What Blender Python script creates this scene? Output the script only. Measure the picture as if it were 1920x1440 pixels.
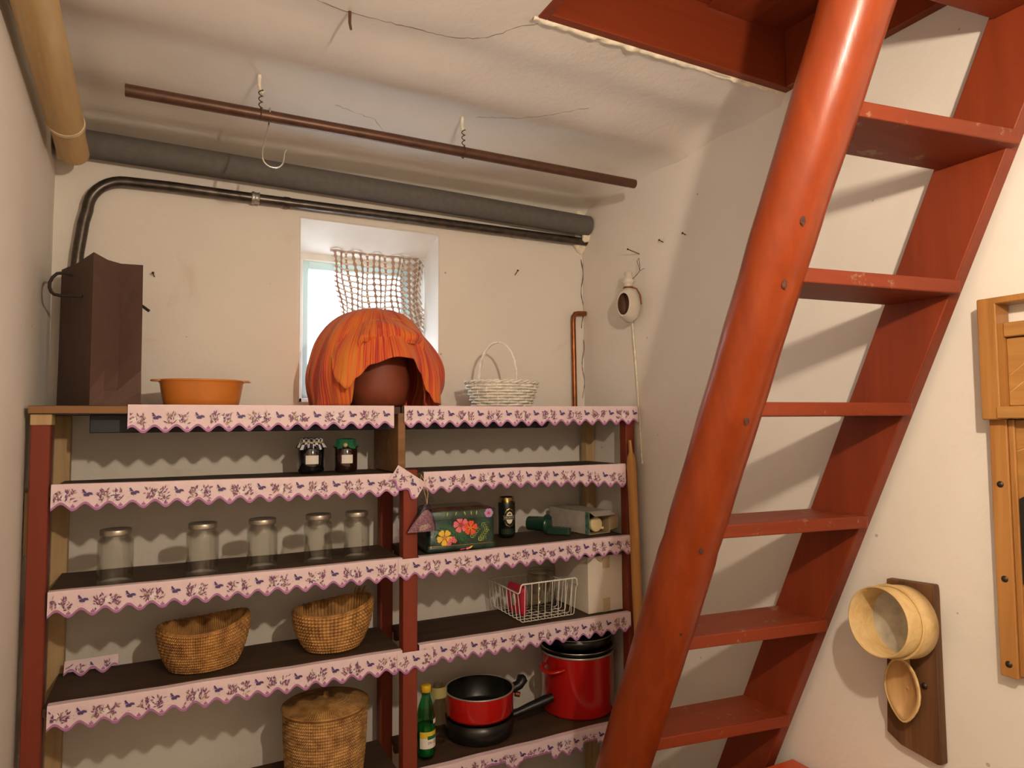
import bpy, bmesh, math, random
from mathutils import Vector, Matrix, noise
random.seed(7)
PI = math.pi
scene = bpy.context.scene
for o in list(bpy.data.objects): bpy.data.objects.remove(o)
COL = scene.collection

# ------------------------------------------------------------------ camera
yaw, pitch, roll = math.radians(26.9), math.radians(3.25), math.radians(-0.4)
fwd = Vector((math.sin(yaw)*math.cos(pitch), math.cos(yaw)*math.cos(pitch), math.sin(pitch)))
rgt = Vector((math.cos(yaw), -math.sin(yaw), 0)); upv = rgt.cross(fwd)
r_ = math.cos(roll)*rgt + math.sin(roll)*upv; u_ = -math.sin(roll)*rgt + math.cos(roll)*upv
cd = bpy.data.cameras.new('camera'); cam = bpy.data.objects.new('camera', cd); COL.objects.link(cam)
cd.sensor_fit = 'HORIZONTAL'; cd.sensor_width = 36; cd.lens = 36*1255/1920; cd.clip_start = .02
cam.matrix_world = Matrix(((r_.x,u_.x,-fwd.x,0),(r_.y,u_.y,-fwd.y,0),(r_.z,u_.z,-fwd.z,1.6),(0,0,0,1)))
scene.camera = cam
# ------------------------------------------------------------------ daylight and exposure
w = bpy.data.worlds.new('daylight'); scene.world = w; w.use_nodes = True
bg = w.node_tree.nodes['Background']; bg.inputs[0].default_value = (.74,.85,1,1); bg.inputs[1].default_value = 9
vs = scene.view_settings
vs.view_transform = 'Standard'; vs.look = 'None'; vs.gamma = 1; vs.use_curve_mapping = False; vs.exposure = -.08
LAMP_POS = (.53,.04,2.12); LAMP_STRENGTH = 3300

# ------------------------------------------------------------------ materials
def nt(name):
    m = bpy.data.materials.new(name); m.use_nodes = True
    return m, m.node_tree, m.node_tree.nodes['Principled BSDF']
def lk(t,a,b): t.links.new(a,b)
def nd(t, typ, **k):
    n = t.nodes.new(typ)
    for a,v in k.items():
        if a in n.bl_rna.properties: setattr(n,a,v)
        else: n.inputs[a.replace('_',' ')].default_value = v
    return n
def c4(c): return (*c,1)
def ramp(t, src, stops):
    r = t.nodes.new('ShaderNodeValToRGB'); e = r.color_ramp.elements
    while len(e) < len(stops): e.new(.5)
    for i,(p,c) in enumerate(stops): e[i].position = p; e[i].color = c4(c)
    lk(t, src, r.inputs[0]); return r
def coords(t, scale=(1,1,1), kind='Object', rot=(0,0,0)):
    tc = t.nodes.new('ShaderNodeTexCoord'); mp = t.nodes.new('ShaderNodeMapping')
    mp.inputs['Scale'].default_value = scale; mp.inputs['Rotation'].default_value = rot
    lk(t, tc.outputs[kind], mp.inputs[0]); return mp.outputs[0]
def bump(t, b, src, strength=.3, dist=.01):
    n = nd(t,'ShaderNodeBump'); n.inputs['Strength'].default_value = strength; n.inputs['Distance'].default_value = dist
    lk(t, src, n.inputs['Height']); lk(t, n.outputs[0], b.inputs['Normal']); return n
def flat(name, col, rough=.5, metal=0, nscale=0, namt=.15, spec=.5, emit=None, coat=0):
    m,t,b = nt(name); b.inputs['Roughness'].default_value = rough; b.inputs['Metallic'].default_value = metal
    b.inputs['Specular IOR Level'].default_value = spec; b.inputs['Coat Weight'].default_value = coat
    if nscale:
        n = nd(t,'ShaderNodeTexNoise'); n.inputs['Scale'].default_value = nscale; n.inputs['Detail'].default_value = 5
        lk(t, coords(t), n.inputs[0])
        r = ramp(t, n.outputs['Fac'], [(.3,tuple(c*(1-namt) for c in col)),(.7,tuple(min(1,c*(1+namt)) for c in col))])
        lk(t, r.outputs[0], b.inputs['Base Color']); bump(t,b,n.outputs['Fac'],.15,.003)
    else: b.inputs['Base Color'].default_value = c4(col)
    if emit: b.inputs['Emission Color'].default_value = c4(col); b.inputs['Emission Strength'].default_value = emit
    return m
def plaster(name, col, stain=(.55,.42,.28), amt=.35, spots=True, bstr=.35):
    m,t,b = nt(name); b.inputs['Roughness'].default_value = .92; b.inputs['Specular IOR Level'].default_value = .15
    co = coords(t)
    n1 = nd(t,'ShaderNodeTexNoise',Scale=1.6,Detail=7,Roughness=.62); lk(t,co,n1.inputs[0])
    n2 = nd(t,'ShaderNodeTexNoise',Scale=26,Detail=6,Roughness=.6); lk(t,co,n2.inputs[0])
    n3 = nd(t,'ShaderNodeTexNoise',Scale=5,Detail=8,Roughness=.7,Distortion=.6); lk(t,co,n3.inputs[0])
    r1 = ramp(t,n1.outputs['Fac'],[(.32,tuple(c*.93 for c in col)),(.62,col)])
    rs = ramp(t,n3.outputs['Fac'],[(.60,(0,0,0)),(.82,(1,1,1))])
    mx = nd(t,'ShaderNodeMix',data_type='RGBA'); f = nd(t,'ShaderNodeMath',operation='MULTIPLY'); f.inputs[1].default_value = amt
    lk(t,rs.outputs[0],f.inputs[0]); lk(t,f.outputs[0],mx.inputs['Factor']); lk(t,r1.outputs[0],mx.inputs['A']); mx.inputs['B'].default_value = c4(stain)
    out = mx.outputs['Result']
    if spots:
        v = nd(t,'ShaderNodeTexVoronoi',Scale=9,Randomness=1); lk(t,co,v.inputs[0])
        n4 = nd(t,'ShaderNodeTexNoise',Scale=2.3,Detail=2); lk(t,co,n4.inputs[0])
        th = nd(t,'ShaderNodeMath',operation='MULTIPLY_ADD'); th.inputs[1].default_value=.16; th.inputs[2].default_value=-.055; lk(t,n4.outputs['Fac'],th.inputs[0])
        lt = nd(t,'ShaderNodeMath',operation='LESS_THAN'); lk(t,v.outputs['Distance'],lt.inputs[0]); lk(t,th.outputs[0],lt.inputs[1])
        f2 = nd(t,'ShaderNodeMath',operation='MULTIPLY'); f2.inputs[1].default_value=.5; lk(t,lt.outputs[0],f2.inputs[0])
        mx2 = nd(t,'ShaderNodeMix',data_type='RGBA'); lk(t,f2.outputs[0],mx2.inputs['Factor']); lk(t,out,mx2.inputs['A']); mx2.inputs['B'].default_value=(.2,.14,.09,1)
        out = mx2.outputs['Result']
    lk(t,out,b.inputs['Base Color'])
    a = nd(t,'ShaderNodeMath',operation='MULTIPLY_ADD'); a.inputs[1].default_value=.35; lk(t,n2.outputs['Fac'],a.inputs[0]); lk(t,n1.outputs['Fac'],a.inputs[2])
    bump(t,b,a.outputs[0],bstr,.012); return m
def wood(name, dark, light, axis='X', rough=.55, scale=9, coat=0, wear=None):
    m,t,b = nt(name); b.inputs['Roughness'].default_value = rough; b.inputs['Coat Weight'].default_value = coat; b.inputs['Specular IOR Level'].default_value = .32
    s = {'X':(.06,1,1),'Y':(1,.06,1),'Z':(1,1,.06)}[axis]
    co = coords(t, tuple(x*scale for x in s))
    n = nd(t,'ShaderNodeTexNoise',Scale=3.2,Detail=9,Roughness=.65,Distortion=.5); lk(t,co,n.inputs[0])
    r = ramp(t,n.outputs['Fac'],[(.3,dark),(.5,tuple((a+c)/2 for a,c in zip(dark,light))),(.72,light)])
    out = r.outputs[0]
    if wear:
        wc,lo,ws = wear
        n2 = nd(t,'ShaderNodeTexNoise',Scale=ws,Detail=10,Roughness=.75); lk(t,coords(t),n2.inputs[0])
        rw = ramp(t,n2.outputs['Fac'],[(lo,(0,0,0)),(lo+.05,(1,1,1))])
        mx = nd(t,'ShaderNodeMix',data_type='RGBA'); lk(t,rw.outputs[0],mx.inputs['Factor']); lk(t,out,mx.inputs['A']); mx.inputs['B'].default_value=c4(wc); out = mx.outputs['Result']
    lk(t,out,b.inputs['Base Color']); bump(t,b,n.outputs['Fac'],.25,.004); return m
def glass(name, tint=(.96,.98,.96), gloss=.9, rough=.03):
    m,t,b = nt(name); t.nodes.remove(b); o = t.nodes['Material Output']
    tr = nd(t,'ShaderNodeBsdfTransparent'); tr.inputs[0].default_value = c4(tint)
    gl = nd(t,'ShaderNodeBsdfGlossy'); gl.inputs['Roughness'].default_value = rough; gl.inputs[0].default_value=(gloss,gloss,gloss,1)
    lw = nd(t,'ShaderNodeLayerWeight'); pw = nd(t,'ShaderNodeMath',operation='POWER'); pw.inputs[1].default_value = 2.6; lk(t,lw.outputs['Facing'],pw.inputs[0])
    ma = nd(t,'ShaderNodeMath',operation='MULTIPLY_ADD'); ma.inputs[1].default_value = .55; ma.inputs[2].default_value = .035; lk(t,pw.outputs[0],ma.inputs[0])
    mx = nd(t,'ShaderNodeMixShader'); lk(t,ma.outputs[0],mx.inputs[0]); lk(t,tr.outputs[0],mx.inputs[1]); lk(t,gl.outputs[0],mx.inputs[2]); lk(t,mx.outputs[0],o.inputs[0]); return m
def coil(name, dark, light, nstitch=130, rowh=.0095):
    m,t,b = nt(name); b.inputs['Roughness'].default_value=.6
    tc = t.nodes.new('ShaderNodeUVMap'); mp = nd(t,'ShaderNodeMapping'); mp.inputs['Scale'].default_value=(nstitch,1,1); lk(t,tc.outputs[0],mp.inputs[0])
    wv = nd(t,'ShaderNodeTexWave',Scale=.3183,Distortion=.6,Detail=1); lk(t,mp.outputs[0],wv.inputs[0])
    n = nd(t,'ShaderNodeTexNoise',Scale=30,Detail=5); lk(t,coords(t),n.inputs[0])
    a = nd(t,'ShaderNodeMath',operation='MULTIPLY_ADD'); a.inputs[1].default_value=.22; lk(t,wv.outputs['Fac'],a.inputs[0]); lk(t,n.outputs['Fac'],a.inputs[2])
    r = ramp(t,a.outputs[0],[(.38,dark),(.82,light)]); lk(t,r.outputs[0],b.inputs['Base Color']); bump(t,b,wv.outputs['Fac'],.6,.003); return m

M = {}
M['plaster'] = plaster('plaster_cream',(.79,.735,.665),amt=.5)
M['plaster_r'] = plaster('plaster_white',(.79,.735,.665),amt=.12)
M['plaster_c'] = plaster('plaster_ceiling',(.79,.735,.665),amt=.4,spots=False,bstr=.5)
M['plaster_edge'] = flat('plaster_lime',(.86,.78,.62),.95,nscale=60,namt=.12)
M['floor'] = flat('floor_concrete',(.19,.145,.11),.8,nscale=7,namt=.3)
M['reveal'] = flat('reveal_paint',(.79,.735,.665),.7,nscale=9,namt=.04)
M['crack'] = flat('crack_dark',(.16,.12,.09),.95)  # one flat dark brown for all the crack lines
M['red'] = wood('red_paint',(.16,.024,.006),(.23,.036,.009),'Z',.48,5,.05,((.36,.20,.11),.70,24))
M['redlog'] = wood('red_paint_log',(.175,.024,.004),(.265,.042,.006),'Z',.33,6,.12,((.13,.025,.01),.655,11))
M['knot'] = flat('dark_knot',(.06,.016,.008),.8,nscale=160,namt=.6)
M['redtread'] = wood('red_paint_tread',(.16,.024,.006),(.23,.036,.009),'X',.5,5,.0,((.27,.14,.09),.59,15))
M['redbeam'] = wood('red_paint_beam',(.16,.024,.006),(.23,.036,.009),'X',.5,4,0,((.42,.2,.12),.71,11))
M['darkplank'] = wood('red_paint_plank',(.16,.024,.006),(.23,.036,.009),'Y',.5,5)
M['shelfred'] = wood('shelf_post_paint',(.16,.028,.014),(.24,.04,.018),'Z',.55,5,0,((.38,.22,.12),.715,30))
M['board'] = wood('shelf_board',(.035,.02,.012),(.085,.048,.028),'X',.62,6)
M['boardedge'] = wood('shelf_panel',(.16,.075,.03),(.30,.15,.06),'X',.6,7)
M['rawwood'] = wood('raw_batten',(.36,.23,.11),(.55,.38,.2),'Z',.7,8)
M['batten'] = wood('orange_batten',(.38,.17,.05),(.58,.29,.09),'Z',.5,8)
M['slicer'] = wood('varnished_beech',(.27,.11,.025),(.47,.22,.06),'Z',.4,8,.2)
M['slicer2'] = wood('varnished_beech_board',(.30,.14,.035),(.46,.23,.065),'Y',.45,8,.15)
M['plank'] = wood('old_dark_plank',(.045,.02,.01),(.22,.10,.04),'Z',.6,6)
M['scoop'] = wood('pale_scoop',(.38,.2,.07),(.58,.36,.15),'Z',.5,7)
M['bent'] = wood('bentwood_hoop',(.52,.33,.13),(.74,.54,.26),'Y',.5,10)
M['navy'] = flat('navy_rail',(.012,.012,.022),.55)
M['paper'] = flat('pink_paper',(.76,.59,.63),.55,nscale=40,namt=.03)
M['purple'] = flat('purple_border',(.40,.16,.37),.55)
M['pr_purple'] = flat('print_plum',(.17,.06,.16),.55)
M['pr_mauve'] = flat('print_mauve',(.30,.13,.18),.55)
M['pr_violet'] = flat('print_violet',(.085,.05,.17),.55)
M['pr_white'] = flat('print_white',(.80,.72,.76),.55)
M['pr_green'] = flat('print_olive',(.40,.33,.17),.55)
M['bag'] = flat('brown_kraft',(.092,.046,.033),.75,nscale=30,namt=.1)
M['cord'] = flat('dark_cord',(.03,.018,.013),.8)
M['dish'] = flat('orange_glaze',(.60,.19,.03),.28,nscale=12,namt=.08,coat=.3)
M['terra'] = flat('terracotta',(.22,.045,.018),.6,nscale=14,namt=.12)
M['white_wicker'] = flat('white_wicker',(.78,.73,.64),.65,nscale=60,namt=.2)
M['grey_pipe'] = flat('grey_foam',(.115,.105,.095),.75,nscale=50,namt=.12)
M['steel'] = flat('dark_steel',(.085,.07,.058),.33,.75,nscale=35,namt=.35)
M['zinc'] = flat('zinc_clamp',(.42,.40,.36),.4,.8,nscale=60,namt=.2)
M['beige'] = wood('beige_pipe_paint',(.42,.25,.09),(.60,.42,.21),'Y',.5,4,0,((.70,.58,.44),.64,13))
M['beige2'] = flat('pale_collar',(.68,.55,.36),.6,nscale=20,namt=.15)
M['copper'] = flat('brown_copper',(.26,.09,.032),.33,.8,nscale=30,namt=.3)
M['rod'] = flat('brown_rod',(.10,.045,.026),.4,.35,nscale=40,namt=.2)
M['wire'] = flat('rusty_wire',(.09,.06,.045),.5,.6)
M['chrome'] = flat('bright_steel',(.72,.70,.66),.22,1)
M['whitepaint'] = flat('old_white_paint',(.72,.66,.54),.6,nscale=60,namt=.2)
M['frame'] = flat('window_white',(.80,.80,.80),.5,nscale=14,namt=.05)
M['framec'] = flat('window_cream',(.76,.71,.62),.6,nscale=14,namt=.06)
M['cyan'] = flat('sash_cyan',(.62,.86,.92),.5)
M['pane'] = glass('window_glass')
M['jar'] = glass('jar_glass',(.93,.93,.91))
M['lid'] = flat('jar_lid',(.40,.36,.30),.34,.85)
M['jam1'] = flat('dark_jam',(.006,.005,.007),.08,coat=.6)
M['jam2'] = flat('brown_jam',(.022,.007,.004),.08,coat=.6)
M['label'] = flat('paper_label',(.80,.74,.66),.7)
M['ink'] = flat('label_ink',(.1,.09,.1),.7)
M['greencloth'] = flat('green_cloth',(.012,.13,.055),.85,nscale=40,namt=.3)
M['twine'] = flat('straw_twine',(.66,.5,.25),.8)
M['coil1'] = coil('straw_coil_fine',(.20,.08,.016),(.62,.31,.085),120)
M['coil2'] = coil('straw_coil_thick',(.20,.08,.016),(.62,.32,.09),64)
M['coil3'] = coil('straw_coil_lid',(.22,.09,.02),(.62,.34,.11),110)
M['tin'] = flat('tin_green',(.022,.05,.036),.3,.2,nscale=22,namt=.7)
M['tinlid'] = flat('tin_lid_green',(.06,.09,.07),.25,.4,nscale=20,namt=.4)
M['tintop'] = flat('tin_top',(.15,.07,.05),.25,.3,nscale=20,namt=.5)
for n,c in dict(pink=(.80,.18,.22),rose=(.60,.05,.07),red=(.80,.10,.03),orange=(.85,.28,.04),yellow=(.85,.55,.06),lime=(.32,.42,.08),leaf=(.04,.14,.05),lilac=(.50,.28,.55),deep=(.012,.045,.028)).items(): M['fl_'+n] = flat('flower_print_'+n,c,.35)
M['can'] = flat('can_black_green',(.010,.016,.012),.28,.3,coat=.3)
M['gold'] = flat('can_gold',(.62,.42,.15),.25,1)
M['cream'] = flat('cream_print',(.80,.72,.58),.4)
M['plaid'] = flat('can_plaid',(.055,.075,.05),.3,.3)
M['gplastic'] = flat('green_plastic',(.010,.045,.026),.3,coat=.3)
M['black'] = flat('black_nonstick',(.010,.009,.008),.32)
M['blackm'] = flat('black_plastic',(.008,.007,.007),.42)
M['carton'] = flat('grey_carton',(.40,.35,.30),.6,nscale=25,namt=.14)
M['cartonin'] = flat('carton_inside',(.34,.23,.12),.8)
M['cartongreen'] = flat('carton_green',(.07,.16,.11),.6,nscale=70,namt=.6)
M['capcream'] = flat('cream_cap',(.78,.62,.34),.4)
M['wbox'] = flat('white_cardboard',(.72,.64,.54),.7,nscale=8,namt=.05)
M['tape'] = flat('tan_tape',(.55,.42,.24),.4)
M['wirewhite'] = flat('white_coated_wire',(.84,.79,.70),.35)
M['pinkplastic'] = flat('crimson_plastic',(.55,.012,.06),.35)
M['frost'] = glass('clear_plastic',(.90,.88,.83),.8,.15)
M['redenamel'] = flat('red_enamel',(.48,.010,.008),.16,coat=.5)
M['rimgrey'] = flat('grey_rim',(.50,.48,.44),.3,.6)
M['petgreen'] = glass('green_bottle',(.22,.66,.34),.9,.05)
M['petdark'] = flat('green_drink',(.015,.16,.06),.15)
M['capyellow'] = flat('yellow_cap',(.80,.48,.02),.4)
M['petclear'] = glass('clear_bottle',(.86,.84,.72),.8,.06)
M['labyellow'] = flat('yellow_label',(.78,.54,.05),.5)
M['labfaded'] = flat('faded_yellow_label',(.42,.36,.13),.6)
M['ceramic'] = flat('grey_glaze',(.60,.54,.46),.18,nscale=18,namt=.08,coat=.4)
M['ceramicin'] = flat('brown_glaze',(.14,.065,.04),.5,nscale=40,namt=.25)
M['mesh'] = flat('sieve_mesh',(.42,.40,.34),.5,.2,nscale=25,namt=.3)
M['blade'] = flat('dark_blade',(.03,.028,.024),.4,.5)
M['bolt'] = flat('dark_bolt',(.06,.045,.03),.4,.7)
M['sachet'] = glass('lilac_organza',(.78,.66,.80),.5,.4)
M['lav'] = flat('dry_lavender',(.40,.28,.24),.9,nscale=220,namt=.55)
M['redbox'] = flat('red_orange_paint',(.52,.07,.014),.35,nscale=6,namt=.08)
M['curtain'] = flat('crochet_brown',(.40,.27,.20),.9)
M['curtainw'] = flat('crochet_pale',(.70,.62,.54),.9)
M['bulb'] = flat('bulb_glow',(1,.83,.64),.5,emit=LAMP_STRENGTH)
M['bakelite'] = flat('socket_black',(.02,.02,.02),.4)
# checked cloth
m,t,b = nt('gingham_cloth'); ck = nd(t,'ShaderNodeTexChecker',Scale=1); tc = t.nodes.new('ShaderNodeUVMap')
lk(t,tc.outputs[0],ck.inputs[0]); ck.inputs[1].default_value=(.74,.72,.72,1); ck.inputs[2].default_value=(.03,.028,.06,1); lk(t,ck.outputs[0],b.inputs['Base Color']); b.inputs['Roughness'].default_value=.85; M['gingham']=m
# striped orange cloth
m,t,b = nt('striped_orange_cloth'); tc = t.nodes.new('ShaderNodeUVMap')
mp = nd(t,'ShaderNodeMapping'); mp.inputs['Scale'].default_value=(130,.8,1); lk(t,tc.outputs[0],mp.inputs[0])
n = nd(t,'ShaderNodeTexNoise',Scale=1,Detail=4,Roughness=.7); lk(t,mp.outputs[0],n.inputs[0])
mp2 = nd(t,'ShaderNodeMapping'); mp2.inputs['Scale'].default_value=(4,1.6,1); lk(t,tc.outputs[0],mp2.inputs[0])
n2 = nd(t,'ShaderNodeTexNoise',Scale=1,Detail=2); lk(t,mp2.outputs[0],n2.inputs[0])
a = nd(t,'ShaderNodeMath',operation='MULTIPLY_ADD'); a.inputs[1].default_value=.30; lk(t,n2.outputs['Fac'],a.inputs[0])
h_ = nd(t,'ShaderNodeMath',operation='MULTIPLY'); h_.inputs[1].default_value=.85; lk(t,n.outputs['Fac'],h_.inputs[0]); lk(t,h_.outputs[0],a.inputs[2])
r = ramp(t,a.outputs[0],[(.42,(.20,.012,.025)),(.52,(.56,.045,.018)),(.60,(.72,.14,.014)),(.70,(.60,.21,.022))]); lk(t,r.outputs[0],b.inputs['Base Color'])
b.inputs['Roughness'].default_value=.75; b.inputs['Sheen Weight'].default_value=.15; bump(t,b,n.outputs['Fac'],.8,.004); M['cloth']=m
m,t,b = nt('ochre_hem'); b.inputs['Base Color'].default_value=(.55,.24,.03,1); b.inputs['Roughness'].default_value=.8; M['hem']=m

# ------------------------------------------------------------------ geometry helpers
class MB:
    def __init__(s): s.v=[]; s.f=[]; s.m=[]; s.sm=[]; s.uv=[]
    def add(s, vs, fs, mi=0, smooth=False, uvs=None):
        o=len(s.v); s.v += [tuple(x) for x in vs]
        for k,f in enumerate(fs):
            s.f.append(tuple(i+o for i in f)); s.m.append(mi); s.sm.append(smooth); s.uv.append(uvs[k] if uvs else None)
        return s
    def box(s, a, b, mi=0, bev=0, mat=None):
        a=Vector(a); b=Vector(b); c=(a+b)/2; d=b-a
        bm=bmesh.new(); bmesh.ops.create_cube(bm,size=1); bmesh.ops.scale(bm,vec=d,verts=bm.verts)
        if bev: bmesh.ops.bevel(bm,geom=bm.edges[:],offset=bev,segments=1,profile=.5,affect='EDGES')
        bmesh.ops.translate(bm,vec=c,verts=bm.verts)
        if mat: bmesh.ops.transform(bm,matrix=mat,verts=bm.verts)
        bm.verts.index_update(); s.add([v.co for v in bm.verts],[[v.index for v in f.verts] for f in bm.faces],mi); bm.free(); return s
    def prism(s, poly, h, mat=None, mi=0):       # poly in xy, extruded +z by h
        n=len(poly); vs=[Vector((x,y,0)) for x,y in poly]+[Vector((x,y,h)) for x,y in poly]
        if mat: vs=[mat@v for v in vs]
        fs=[tuple(reversed(range(n))),tuple(range(n,2*n))]+[(i,(i+1)%n,(i+1)%n+n,i+n) for i in range(n)]
        return s.add(vs,fs,mi)
    def tube(s, path, r, n=8, closed=False, mi=0, flat=1.0):
        P=[Vector(p) for p in path]; N=len(P); rs = r if isinstance(r,(list,tuple)) else [r]*N
        T=[]
        for i in range(N):
            if closed: d=P[(i+1)%N]-P[i-1]
            else: d=P[min(i+1,N-1)]-P[max(i-1,0)]
            T.append(d.normalized())
        ref=Vector((0,0,1)) if abs(T[0].z)<.9 else Vector((1,0,0))
        u=T[0].cross(ref).normalized(); vs=[]; 
        for i in range(N):
            u=(u-T[i]*u.dot(T[i])).normalized(); w_=T[i].cross(u)
            for k in range(n):
                a=2*PI*k/n; vs.append(P[i]+rs[i]*(math.cos(a)*u+flat*math.sin(a)*w_))
        fs=[]
        for i in range(N if closed else N-1):
            j=(i+1)%N
            for k in range(n): fs.append((i*n+k,i*n+(k+1)%n,j*n+(k+1)%n,j*n+k))
        s.add(vs,fs,mi,True)
        if not closed:
            s.add(vs[:n],[tuple(reversed(range(n)))],mi); s.add(vs[-n:],[tuple(range(n))],mi)
        return s
    def lathe(s, prof, n=32, mat=None, sx=1, sy=1, mi=0, fn=None, uvs=True, cap=False):
        vs=[]; K=len(prof)
        for (r,z) in prof:
            for k in range(n):
                a=2*PI*k/n; p=Vector((r*math.cos(a)*sx,r*math.sin(a)*sy,z))
                if fn: p=fn(p,a)
                vs.append(mat@p if mat else p)
        fs=[];uv=[]
        for i in range(K-1):
            for k in range(n):
                fs.append((i*n+k,i*n+(k+1)%n,(i+1)*n+(k+1)%n,(i+1)*n+k)); uv.append([(k/n,i/K),((k+1)/n,i/K),((k+1)/n,(i+1)/K),(k/n,(i+1)/K)])
        s.add(vs,fs,mi,True,uv)
        if cap: s.add(vs[:n],[tuple(reversed(range(n)))],mi); s.add(vs[-n:],[tuple(range(n))],mi)
        return s
    def build(s, name, mats, parent=None, origin=(0,0,0)):
        o=Vector(origin); me=bpy.data.meshes.new(name); me.from_pydata([tuple(Vector(v)-o) for v in s.v],[],s.f)
        for q in (mats if isinstance(mats,(list,tuple)) else [mats]): me.materials.append(M[q])
        me.polygons.foreach_set('material_index',s.m); me.polygons.foreach_set('use_smooth',s.sm)
        if any(s.uv):
            ul=me.uv_layers.new(name='UVMap').data
            for p in me.polygons:
                q=s.uv[p.index]
                if q:
                    for li,c in zip(p.loop_indices,q): ul[li].uv=c
        me.update(); ob=bpy.data.objects.new(name,me); COL.objects.link(ob)
        if parent: ob.parent=parent
        else: ob.location=o
        return ob
def tag(o,label,cat,group=None):
    o['label']=label; o['category']=cat
    if group: o['group']=group
    return o
def thing(name,label,cat,loc,rotz=0,group=None):
    o=bpy.data.objects.new(name,None); COL.objects.link(o); o.empty_display_size=.05
    o.location=loc; o.rotation_euler=(0,0,rotz); return tag(o,label,cat,group)
def dup(root,loc,rotz=None,label=None):
    r=root.copy(); COL.objects.link(r); r.location=loc
    if rotz is not None: r.rotation_euler=(0,0,rotz)
    if label: r['label']=label
    for ch in root.children:
        c=ch.copy(); COL.objects.link(c); c.parent=r
        for g in ch.children:
            d=g.copy(); COL.objects.link(d); d.parent=c
    return r
def struct(o): o['kind']='structure'; return o
def RX(a): return Matrix.Rotation(a,4,'X')
def RY(a): return Matrix.Rotation(a,4,'Y')
def RZ(a): return Matrix.Rotation(a,4,'Z')
def TR(*a): return Matrix.Translation(Vector(a))
def arc(c,r,a0,a1,n,plane='xz'):
    out=[]
    for i in range(n+1):
        a=a0+(a1-a0)*i/n; p,q=r*math.cos(a),r*math.sin(a)
        out.append((c[0]+p,c[1],c[2]+q) if plane=='xz' else (c[0]+p,c[1]+q,c[2]) if plane=='xy' else (c[0],c[1]+p,c[2]+q))
    return out
def nz(x,y,z=0,s=1): return noise.noise(Vector((x*s,y*s,z*s)))
def text_geo(txt,size):
    cu=bpy.data.curves.new('t','FONT'); cu.body=txt; cu.size=size; cu.align_x='CENTER'; cu.align_y='CENTER'; cu.resolution_u=2
    ob=bpy.data.objects.new('t',cu); COL.objects.link(ob); dg=bpy.context.evaluated_depsgraph_get(); dg.update()
    me=bpy.data.meshes.new_from_object(ob.evaluated_get(dg)); vs=[v.co.copy() for v in me.vertices]; fs=[tuple(p.vertices) for p in me.polygons]
    bpy.data.objects.remove(ob); bpy.data.meshes.remove(me); bpy.data.curves.remove(cu); return vs,fs

def cut(ob,cutter):          # subtract a solid from a part and keep the resulting mesh
    c=cutter.build('cutter','black',ob.parent); c.location=ob.location; md=ob.modifiers.new('cut','BOOLEAN'); md.object=c; md.solver='EXACT'; md.operation='DIFFERENCE'
    bpy.context.view_layer.update(); dg=bpy.context.evaluated_depsgraph_get(); me=bpy.data.meshes.new_from_object(ob.evaluated_get(dg)); ob.modifiers.remove(md); ob.data=me; bpy.data.objects.remove(c)
XL,XR,YB,YF,ZC = -.332,1.575,2.42,-1.3,2.55
# ------------------------------------------------------------------ room shell
def grid(fn,nu,nv):
    vs=[fn(i/nu,j/nv) for j in range(nv+1) for i in range(nu+1)]
    return vs,[(j*(nu+1)+i,j*(nu+1)+i+1,(j+1)*(nu+1)+i+1,(j+1)*(nu+1)+i) for j in range(nv) for i in range(nu)]
mb=MB(); mb.box((XL-.2,YF-.2,-.1),(XR+.2,YB+.4,0)); struct(mb.build('floor','floor'))
# back wall: frame of solid masonry around the window opening, uneven face
WX0,WX1,WZ0,WZ1 = .385,.917,1.667,2.335
mb=MB()
for a,b_ in (((XL-.2,YB,0),(WX0,YB+.22,ZC+.1)),((WX1,YB,0),(XR+.2,YB+.22,ZC+.1)),((WX0,YB,0),(WX1,YB+.22,WZ0)),((WX0,YB,WZ1),(WX1,YB+.22,ZC+.1))): mb.box(a,b_)
wall_back=struct(mb.build('wall_back','plaster'))
# window reveal splay
mb=MB(); F=YB+.205
q=[(WX0,YB,WZ0),(WX1,YB,WZ0),(WX1,YB,WZ1),(WX0,YB,WZ1)]; e=[(WX0+.01,F,WZ0+.006),(WX1-.004,F,WZ0+.006),(WX1-.004,F,WZ1-.075),(WX0+.01,F,WZ1-.075)]
mb.add(q+e,[(0,1,5,4),(1,2,6,5),(2,3,7,6),(3,0,4,7)]); rv=mb.build('window_reveal','reveal',wall_back)
sm=rv.modifiers.new('solid','SOLIDIFY'); sm.thickness=.012; sm.offset=1
mb=MB(); vs,fs=grid(lambda u,v:(XL+.004*nz(0,u*4,v*4)-.002,YF-.2+u*(YB-YF+.25),v*(ZC+.05)),40,30); mb.add(vs,[tuple(reversed(f)) for f in fs],0,True)
mb.box((XL-.2,YF-.2,0),(XL-.02,YB+.2,ZC+.1)); struct(mb.build('wall_left','plaster_r'))
mb=MB(); vs,fs=grid(lambda u,v:(XR+.004*nz(0,u*4+9,v*4),YF-.2+u*(YB-YF+.25),v*(ZC+.3)),40,30); mb.add(vs,fs,0,True)
mb.box((XR+.02,YF-.2,0),(XR+.2,YB+.2,ZC+.3)); wall_right=struct(mb.build('wall_right','plaster_r'))
mb=MB(); mb.box((XL-.2,YF-.2,0),(XR+.2,YF,ZC+.1)); struct(mb.build('wall_front','plaster_r'))
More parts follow.
